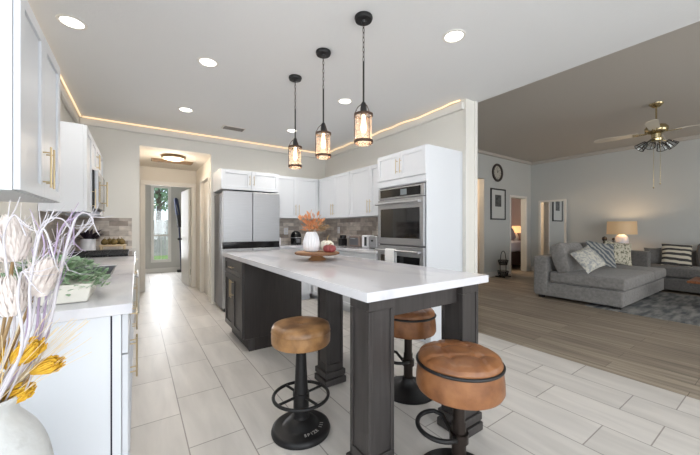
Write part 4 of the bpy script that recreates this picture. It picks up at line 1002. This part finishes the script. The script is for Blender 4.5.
def bunch(px, py, d, lean, sz):
    c = at(px, py, d); mb = MB(); rnd = random.Random(int(px+py))
    ax = (c-base+RT*lean).normalized(); u = ax.orthogonal().normalized(); v = ax.cross(u)
    for k in range(110):
        a = rnd.uniform(0, 2*PI); q = u*math.cos(a)+v*math.sin(a); rr = math.sqrt(rnd.random())
        p0 = c-ax*sz*0.5+q*0.1*rr*sz; p1 = c+ax*sz*rnd.uniform(0.1, 0.3)+q*0.29*rr*sz; p2 = p1+ax*sz*rnd.uniform(0.05, 0.2)-q*0.06*sz
        mb.tube([p0, p0.lerp(p1, .55)+q*0.05*sz, p1, p2], [0.001, 0.0018, 0.0026, 0.0016], 5)
    mb.build('yellow_bloom', M['yellow'], fv)
    sm_.tube(curve_to(c-ax*sz*0.45, 0, 0), 0.003, 6)
bunch(27, 352, 0.80, 0.1, 0.09); bunch(47, 366, 0.84, 0.25, 0.078); bunch(17, 394, 0.83, 0.10, 0.085); bunch(-2, 385, 0.88, -0.1, 0.08)
bunch(8, 352, 0.86, -0.1, 0.09)
sm_.build('stems', M['stem'], fv)
wh = MB(); rnd = random.Random(9)
for k in range(30):
    tip = at(rnd.uniform(52, 92), rnd.uniform(318, 352), rnd.uniform(0.84, 0.95)); wh.tube(curve_to(tip, 0.02, 0.0, 6), [0.0012]*4+[0.0007]*3, 4)
for k in range(16):
    tip = at(rnd.uniform(-5, 60), rnd.uniform(300, 345), rnd.uniform(0.75, 0.9)); wh.tube(curve_to(tip, 0.01, rnd.uniform(-.02, .02), 6), [0.0012]*4+[0.0007]*3, 4)
wh.build('wheat_straws', M['wheat'], fv)

# ------------------------------------------------------------------ living room
tag(MB().box(5.82, 8.25, -1.6, 1.95, 0.001, 0.012, 0.003).build('area_rug', M['rug']), 'distressed blue grey area rug under the sectional sofa and coffee table', 'rug')
# sofa section with its back towards the clock wall
sa = thing('sofa', 'long grey chenille sofa section facing the camera, with pale back pillow and throw pillows', 'sofa', (7.1, 2.1, 0))
ZF = 0.0125
MB().box(5.89, 8.30, 1.51, 2.74, 0.05, 0.275, 0.02, 4).box(5.95, 8.24, 1.57, 2.70, 0.27, 0.305).build('base', M['sofa'], sa)
MB().rbox((7.085, 2.64, 0.40), 1.21, 0.12, 0.335, 0.045).build('backrest', M['sofa'], sa)
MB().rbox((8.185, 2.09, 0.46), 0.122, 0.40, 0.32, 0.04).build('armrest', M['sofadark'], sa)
MB().rbox((6.68, 1.985, 0.385), 0.79, 0.515, 0.09, 0.045, crown=0.02).build('seat_cushion', M['sofa'], sa)
MB().rbox((7.885, 1.985, 0.385), 0.405, 0.515, 0.088, 0.045, crown=0.02).build('seat_cushion', M['sofa'], sa)
mt = Matrix.Rotation(R(-16), 4, 'X')
MB().rbox((6.33, 2.35, 0.71), 0.42, 0.10, 0.255, 0.06, n=11, mat4=mt, sag=0.02).build('back_cushion', M['sofa'], sa)
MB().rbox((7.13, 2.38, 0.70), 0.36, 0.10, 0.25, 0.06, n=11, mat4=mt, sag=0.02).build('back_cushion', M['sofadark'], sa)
for fx, fy in ((5.97, 1.58), (8.2, 1.58), (5.97, 2.65), (8.2, 2.65)):
    z0 = ZF if fy < 1.95 else 0.0
    MB().box(fx-0.04, fx+0.04, fy-0.04, fy+0.04, z0, 0.052, 0.004).build('foot', M['blackfeet'], sa)
# sofa section along the right wall
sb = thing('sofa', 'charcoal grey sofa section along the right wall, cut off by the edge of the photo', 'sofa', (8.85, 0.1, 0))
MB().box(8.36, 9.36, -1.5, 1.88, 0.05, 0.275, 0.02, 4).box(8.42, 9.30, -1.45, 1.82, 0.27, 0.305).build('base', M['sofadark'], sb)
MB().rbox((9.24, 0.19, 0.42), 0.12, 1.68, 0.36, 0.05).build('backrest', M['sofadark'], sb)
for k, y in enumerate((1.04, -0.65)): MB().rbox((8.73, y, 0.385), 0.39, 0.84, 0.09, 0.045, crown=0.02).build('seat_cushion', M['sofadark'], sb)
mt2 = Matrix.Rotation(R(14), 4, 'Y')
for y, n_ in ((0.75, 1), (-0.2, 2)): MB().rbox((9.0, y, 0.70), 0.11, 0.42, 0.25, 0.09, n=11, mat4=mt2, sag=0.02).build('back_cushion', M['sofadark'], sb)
for fx, fy in ((8.42, 1.8), (8.42, -1.4), (9.27, 1.8), (9.27, -1.4)): MB().box(fx-0.04, fx+0.04, fy-0.04, fy+0.04, 0.0, 0.052, 0.004).build('foot', M['blackfeet'], sb)
def throw(px, py, d, w_, h_, t, roll, tilt, yaw, m, label):
    c = at(px, py, d)
    # local x = right, y = up, z = towards viewer
    Rm = Matrix.Rotation(yaw, 3, 'Z') @ Matrix.Rotation(PI/2-tilt, 3, 'X') @ Matrix.Rotation(roll, 3, 'Z')
    mb = MB(); mb.pillow((0, 0, 0), w_, h_, t, Matrix.Identity(3)); o = mb.build('throw_pillow', m)
    for v in o.data.vertices: v.co += Vector((0, 0, o.location.z))
    o.location = c; o.rotation_euler = Rm.to_euler()
    tag(o, label, 'pillow', 'throw pillows on the sectional sofa'); return o
throw(588, 259, 5.10, 0.40, 0.40, 0.13, R(24), R(32), R(-36), M['pil_floral'], 'pale floral throw pillow, frontmost of the pillows on the long sofa')
throw(601, 254, 5.50, 0.46, 0.46, 0.14, R(-10), R(24), R(-40), M['pil_wave'], 'navy and cream wave patterned throw pillow just right of the pale floral one')
throw(618, 253, 5.88, 0.44, 0.44, 0.13, R(-8), R(18), R(-48), M['pil_leaf'], 'cream sprig patterned throw pillow against the sofa arm, in front of the lamp')
throw(653.5, 256, 6.20, 0.27, 0.34, 0.14, R(0), R(16), R(-60), M['sofadark'], 'plain charcoal round-edged pillow at the end of the right wall sofa')
throw(676.5, 255, 5.93, 0.42, 0.44, 0.14, R(-4), R(18), R(-70), M['pil_stripe'], 'black and cream striped throw pillow on the right wall sofa')
# coffee table
tbx, tby = 7.28, 0.36
cf = thing('coffee_table', 'warm brown wooden coffee table on the rug at the right edge', 'coffee table', (tbx, tby, 0.013))
MB().box(tbx-0.34, tbx+0.34, tby-0.6, tby+0.66, 0.385, 0.425, 0.015, 4).build('top', M['tablewood'], cf)
for sx, sy in ((-1, -1), (1, -1), (-1, 1), (1, 1)): MB().tube([(tbx+sx*0.28, tby+sy*0.5, 0.0165), (tbx+sx*0.25, tby+sy*0.46, 0.386)], [0.02, 0.03], 12).build('leg', M['tablewood'], cf)
# side table, lamp, figurines
sd = thing('side_table', 'narrow dark console table behind the sofa corner carrying the lamp', 'table', (8.88, 2.35, 0))
MB().box(8.55, 9.30, 1.95, 2.95, 0.60, 0.64, 0.005).build('top', M['bedwood'], sd)
for sx in (8.60, 9.25):
    for sy in (2.0, 2.9): MB().box(sx-0.025, sx+0.025, sy-0.025, sy+0.025, 0, 0.60, 0.003).build('leg', M['bedwood'], sd)
lx, ly = 8.88, 2.29
lp_ = thing('table_lamp', 'white ceramic table lamp with a lit tan drum shade beyond the sofa', 'lamp', (lx, ly, 0.641))
MB().lathe([(0.08, 0.642), (0.095, 0.655), (0.11, 0.74), (0.115, 0.92), (0.105, 1.03), (0.06, 1.075), (0.04, 1.085)], (lx, ly, 0), 48, ribs=14, ribamp=0.08).build('base', M['ceramic'], lp_)
MB().tube([(lx, ly, 1.03), (lx, ly, 1.34)], 0.01, 10).lathe([(0.02, 1.33), (0.02, 1.345)], (lx, ly, 0), 12).build('stem', M['fanbrass'], lp_)
sh = MB()
r_ = [[sh.bm.verts.new((lx+rr*math.cos(2*PI*i/48), ly+rr*math.sin(2*PI*i/48), zz)) for i in range(48)] for rr, zz in ((0.262, 1.09), (0.252, 1.375), (0.247, 1.375), (0.257, 1.09))]
for q in range(4):
    for i in range(48): j = (i+1) % 48; sh.bm.faces.new((r_[q][i], r_[q][j], r_[(q+1) % 4][j], r_[(q+1) % 4][i]))
sh.build('lamp_shade', M['shadeglow'], lp_)
l = bpy.data.lights.new('table_lamp_light', 'POINT'); l.energy = 9; l.color = (1, 0.74, 0.46); l.shadow_soft_size = 0.06
o = bpy.data.objects.new('table_lamp_light', l); C.objects.link(o); o.location = (0, 0, 0.66); o.parent = lp_
def figurine(px, d, zt, label, k):
    p = at(px, 240, d); t = thing('figurine', label, 'figurine', (p.x, p.y, 0.641))
    MB().lathe([(0.045, 0.642), (0.05, 0.66), (0.03, 0.72), (0.04, 0.80), (0.028, zt-0.12), (0.018, zt-0.10)], (p.x, p.y, 0), 20).build('body', M['fig'], t)
    MB().ball((p.x, p.y, zt-0.055), 0.05*k, 0.05*k, 0.06*k, 16).build('head', M['fig'], t)
figurine(604.5, 7.25, 1.03, 'dark brown round-headed figurine left of the white lamp, the larger one', 1.0)
figurine(613.5, 7.3, 1.02, 'dark slim figurine close to the white lamp base, the smaller one', 0.6)
# floor mirror
mr = thing('mirror', 'tall white-framed mirror on the right living room wall, reflecting a picture', 'mirror', (LX-0.02, 3.9, 0.05))
ya, yb = 3.56, 4.25
MB().box(LX-0.035, LX-0.002, ya, ya+0.05, 0.05, 2.0, 0.004).box(LX-0.035, LX-0.002, yb-0.05, yb, 0.05, 2.0, 0.004).box(LX-0.035, LX-0.002, ya+0.05, yb-0.05, 1.95, 2.0, 0.004).box(LX-0.035, LX-0.002, ya+0.05, yb-0.05, 0.05, 0.12, 0.004).build('frame', M['trim'], mr)
MB().box(LX-0.02, LX-0.012, ya+0.048, yb-0.048, 0.118, 1.952).build('mirror_glass', M['mirror'], mr)
# clock and picture
ck = thing('wall_clock', 'round dark-rimmed clock high on the living room wall above the picture', 'clock', (7.64, LY-0.002, 2.65))
MB().lathe([(0.225, 0), (0.235, -0.02), (0.225, -0.04), (0.175, -0.032), (0.172, -0.014)], (7.64, LY-0.002, 2.65), 48, 'Y').build('rim', M['clockrim'], ck)
fc = MB().lathe([(0.174, 0.0), (0.173, -0.0145)], (7.64, LY-0.002, 2.65), 40, 'Y').build('face', M['clockface'], ck)
mk = MB()
for k in range(12):
    a = k*PI/6; mk.box(-0.006, 0.006, -0.002, 0, 0.13, 0.16) if False else None
    ca, sa_ = math.cos(a), math.sin(a)
    mk.tube([(7.64+0.125*sa_, LY-0.018, 2.65+0.125*ca), (7.64+0.155*sa_, LY-0.018, 2.65+0.155*ca)], 0.004, 6)
mk.build('hour_marks', M['clockrim'], ck)
MB().tube([(7.64, LY-0.021, 2.65), (7.64+0.06, LY-0.021, 2.71)], 0.005, 6).tube([(7.64, LY-0.021, 2.65), (7.64-0.03, LY-0.021, 2.77)], 0.004, 6).build('hands', M['blackplastic'], ck)
pc = thing('framed_picture', 'black-framed picture with a wide pale mat and small dark print, under the clock', 'picture', (7.68, LY-0.002, 1.44))
px0, px1, pz0, pz1 = 7.34, 8.02, 1.44, 2.24
MB().box(px0, px0+0.035, LY-0.03, LY-0.002, pz0, pz1, 0.003).box(px1-0.035, px1, LY-0.03, LY-0.002, pz0, pz1, 0.003).box(px0+0.035, px1-0.035, LY-0.03, LY-0.002, pz1-0.035, pz1, 0.003).box(px0+0.035, px1-0.035, LY-0.03, LY-0.002, pz0, pz0+0.035, 0.003).build('frame', M['blackplastic'], pc)
MB().box(px0+0.034, px1-0.034, LY-0.014, LY-0.003, pz0+0.034, pz1-0.034).build('mat', M['paper'], pc)
MB().box(7.54, 7.82, LY-0.017, LY-0.014, 1.78, 2.08).build('print', M['photo'], pc)
# two-tier wire basket stand
bx_, by_ = 7.60, 4.28
bs = thing('basket_stand', 'black two-tier wire basket stand on the floor under the picture', 'basket stand', (bx_, by_, 0))
def basket(z, r0, r1, h):
    mb = MB()
    for rr, zz in ((r0, z), ((r0+r1)/2, z+h/2), (r1, z+h)): mb.tube([(bx_+rr*math.cos(2*PI*i/28), by_+rr*math.sin(2*PI*i/28), zz) for i in range(28)], 0.007, 6, True)
    for k in range(34):
        a = 2*PI*k/34; mb.tube([(bx_+r0*math.cos(a), by_+r0*math.sin(a), z), (bx_+r1*math.cos(a), by_+r1*math.sin(a), z+h)], 0.004, 5)
    mb.lathe([(r0, z-0.003), (r0, z+0.003)], (bx_, by_, 0), 28)
    return mb.build('basket', M['black'], bs)
basket(0.03, 0.10, 0.128, 0.12); basket(0.31, 0.09, 0.118, 0.11)
MB().tube([(bx_-0.135, by_, 0.004), (bx_-0.135, by_, 0.44)]+[(bx_-0.11*math.cos(PI*i/10), by_, 0.50+0.15*math.sin(PI*i/10)) for i in range(11)]+[(bx_+0.135, by_, 0.44), (bx_+0.135, by_, 0.004)], 0.009, 8).build('frame', M['black'], bs)
ft = MB()
for sx in (-0.135, 0.135): ft.box(bx_+sx-0.012, bx_+sx+0.012, by_-0.12, by_+0.12, 0.0, 0.03)
ft.build('foot', M['black'], bs)
# bedroom
bd = thing('bed', 'bed with pale lilac bedding and dark wood frame seen through the bedroom doorway', 'bed', (9.85, 5.9, 0))
MB().box(9.1, 10.6, 4.9, 6.9, 0.12, 0.50, 0.02).box(9.1, 10.6, 6.9, 6.98, 0.12, 1.05, 0.02).build('frame', M['bedwood'], bd)
MB().rbox((9.85, 5.9, 0.66), 0.74, 0.98, 0.155, 0.08, crown=0.02).build('mattress', M['linen'], bd)
for fx in (9.17, 10.5):
    for fy in (4.97, 6.82): MB().box(fx-0.04, fx+0.04, fy-0.04, fy+0.04, 0, 0.125).build('leg', M['bedwood'], bd)
bp_ = MB().rbox((0, 0, 0), 0.32, 0.10, 0.20, 0.09, mat4=Matrix.Rotation(R(-20), 4, 'X'))
bo = bp_.build('bed_pillow', M['linen']); bo.location = (9.95, 5.45, 0.845); tag(bo, 'pale lilac pillow propped on the bed in the bedroom', 'pillow')
ns = thing('dresser', 'dark dresser holding the lit lamp at the far side of the bedroom', 'dresser', (11.07, 5.75, 0))
MB().box(10.86, 11.28, 5.2, 6.35, 0.08, 0.80, 0.005).build('body', M['bedwood'], ns)
for k in range(3):
    dr_ = MB().box(10.845, 10.858, 5.23, 6.32, 0.11+k*0.23, 0.32+k*0.23, 0.003).build('drawer', M['bedwood'], ns)
    MB().ball((10.835, 5.775, 0.215+k*0.23), 0.014).build('knob', M['brass'], dr_)
for fx in (10.90, 11.24):
    for fy in (5.24, 6.30): MB().box(fx-0.02, fx+0.02, fy-0.02, fy+0.02, 0, 0.08).build('leg', M['bedwood'], ns)
q = Vector((11.02, 5.73, 0.801))
nl = thing('bedside_lamp', 'small lit lamp glowing warm on the dresser in the bedroom', 'lamp', q)
MB().lathe([(0.07, 0.802), (0.09, 0.88), (0.05, 1.0), (0.02, 1.06)], (q.x, q.y, 0), 24).build('base', M['ceramic'], nl)
MB().lathe([(0.17, 1.06), (0.13, 1.30)], (q.x, q.y, 0), 28).build('lamp_shade', M['bedshade'], nl)
l = bpy.data.lights.new('bedroom_fill', 'POINT'); l.energy = 52; l.color = (1, 0.78, 0.55); l.shadow_soft_size = 0.1
o = bpy.data.objects.new('bedroom_fill', l); C.objects.link(o); o.location = (-2.55, 0.1, 1.1); o.parent = nl  # added fill without a fixture, set off the lamp to brighten the door jamb
pg = thing('ceiling_light', 'small dome light on the ceiling of the passage behind the living room', 'ceiling light', (6.6, 5.3, 2.6))
MB().lathe([(0.14, 2.599), (0.13, 2.56), (0.06, 2.53), (0.001, 2.525)], (6.6, 5.3, 0), 32).build('diffuser', M['dome'], pg)
l = bpy.data.lights.new('passage_light', 'POINT'); l.energy = 26; l.color = (1, 0.74, 0.5); l.shadow_soft_size = 0.1
o = bpy.data.objects.new('passage_light', l); C.objects.link(o); o.location = (0, 0, -0.25); o.parent = pg

# ceiling fan
fx, fy = 6.51, 1.27
fn = thing('ceiling_fan', 'brass ceiling fan with pale blades, caged glass lights and two pull chains', 'ceiling fan', (fx, fy, CL))
c = (fx, fy, 0)
MB().lathe([(0.085, CL-0.001), (0.08, CL-0.02), (0.045, CL-0.055), (0.018, CL-0.065)], c, 32).build('canopy', M['fanbrass'], fn)
MB().tube([(fx, fy, CL-0.06), (fx, fy, 2.80)], 0.011, 12).build('rod', M['fanbrass'], fn)
MB().lathe([(0.02, 2.84), (0.03, 2.81), (0.035, 2.80)], c, 24).build('collar', M['black'], fn)
MB().lathe([(0.04, 2.80), (0.11, 2.785), (0.135, 2.75), (0.135, 2.70), (0.10, 2.67), (0.06, 2.655), (0.055, 2.60), (0.075, 2.585), (0.07, 2.555), (0.02, 2.545)], c, 40).build('motor', M['fanbrass'], fn)
for k in range(4):
    a = R(97+90*k); T = Matrix.Translation((fx, fy, 2.69)) @ Matrix.Rotation(a, 4, 'Z') @ Matrix.Rotation(R(11), 4, 'X')
    mb = MB(); V = []
    for zz in (-0.004, 0.004):
        for x_, y_ in ((0.20, -0.05), (0.30, -0.062), (0.66, -0.07), (0.74, -0.05), (0.76, 0), (0.74, 0.05), (0.66, 0.07), (0.30, 0.062), (0.20, 0.05)):
            V.append(T @ Vector((x_, y_, zz)))
    n_ = 9; mb._new(V, [tuple(range(n_))[::-1], tuple(range(n_, 2*n_))]+[(i, (i+1) % n_, n_+(i+1) % n_, n_+i) for i in range(n_)])
    bl = mb.build('blade', M['fanblade'], fn)
    ir = MB(); 
    for sy in (-0.022, 0.022): ir.tube([T @ Vector((0.10, sy*0.5, -0.01)), T @ Vector((0.17, sy, -0.012)), T @ Vector((0.27, sy, -0.009))], 0.007, 8)
    ir.build('blade_iron', M['fanbrass'], bl)
for k in range(4):
    a = -YAW+R((25, 155, 205, 335)[k]); dx, dy = math.cos(a), math.sin(a)
    o0 = Vector((fx+0.085*dx, fy+0.085*dy, 2.57)); ax = Vector((dx*0.7, dy*0.7, -0.68)).normalized(); u = ax.orthogonal().normalized(); v = ax.cross(u)
    arm = MB().tube([(fx+0.04*dx, fy+0.04*dy, 2.575), o0+ax*0.05], 0.010, 8)
    lt_ = arm.build('light_arm', M['fanbrass'], fn)
    g = MB(); RR = []
    for dd, rr in ((0.05, 0.028), (0.09, 0.045), (0.16, 0.066)):
        RR.append([g.bm.verts.new(o0+ax*dd+(u*math.cos(2*PI*i/20)+v*math.sin(2*PI*i/20))*rr) for i in range(20)])
    for p_, q_ in zip(RR, RR[1:]):
        for i in range(20): j = (i+1) % 20; g.bm.faces.new((p_[i], p_[j], q_[j], q_[i]))
    g.build('glass_shade', M['smoke'], lt_)
    w_ = MB()
    for i in range(8):
        e = u*math.cos(2*PI*i/8)+v*math.sin(2*PI*i/8); w_.tube([o0+ax*0.045+e*0.028, o0+ax*0.09+e*0.047, o0+ax*0.162+e*0.069], 0.004, 6)
    for dd, rr in ((0.05, 0.03), (0.162, 0.069)): w_.tube([o0+ax*dd+(u*math.cos(2*PI*i/20)+v*math.sin(2*PI*i/20))*rr for i in range(20)], 0.004, 6, True)
    w_.build('cage', M['bronze'], lt_)
for dx, zb in ((-0.04, 1.84), (0.06, 1.90)):
    p = Vector((fx, fy, 0))+RT*dx; MB().tube([(p.x, p.y, 2.56), (p.x, p.y, zb)], 0.0028, 6).ball((p.x, p.y, zb), 0.011, seg=10).build('pull_chain', M['fanbrass'], fn)
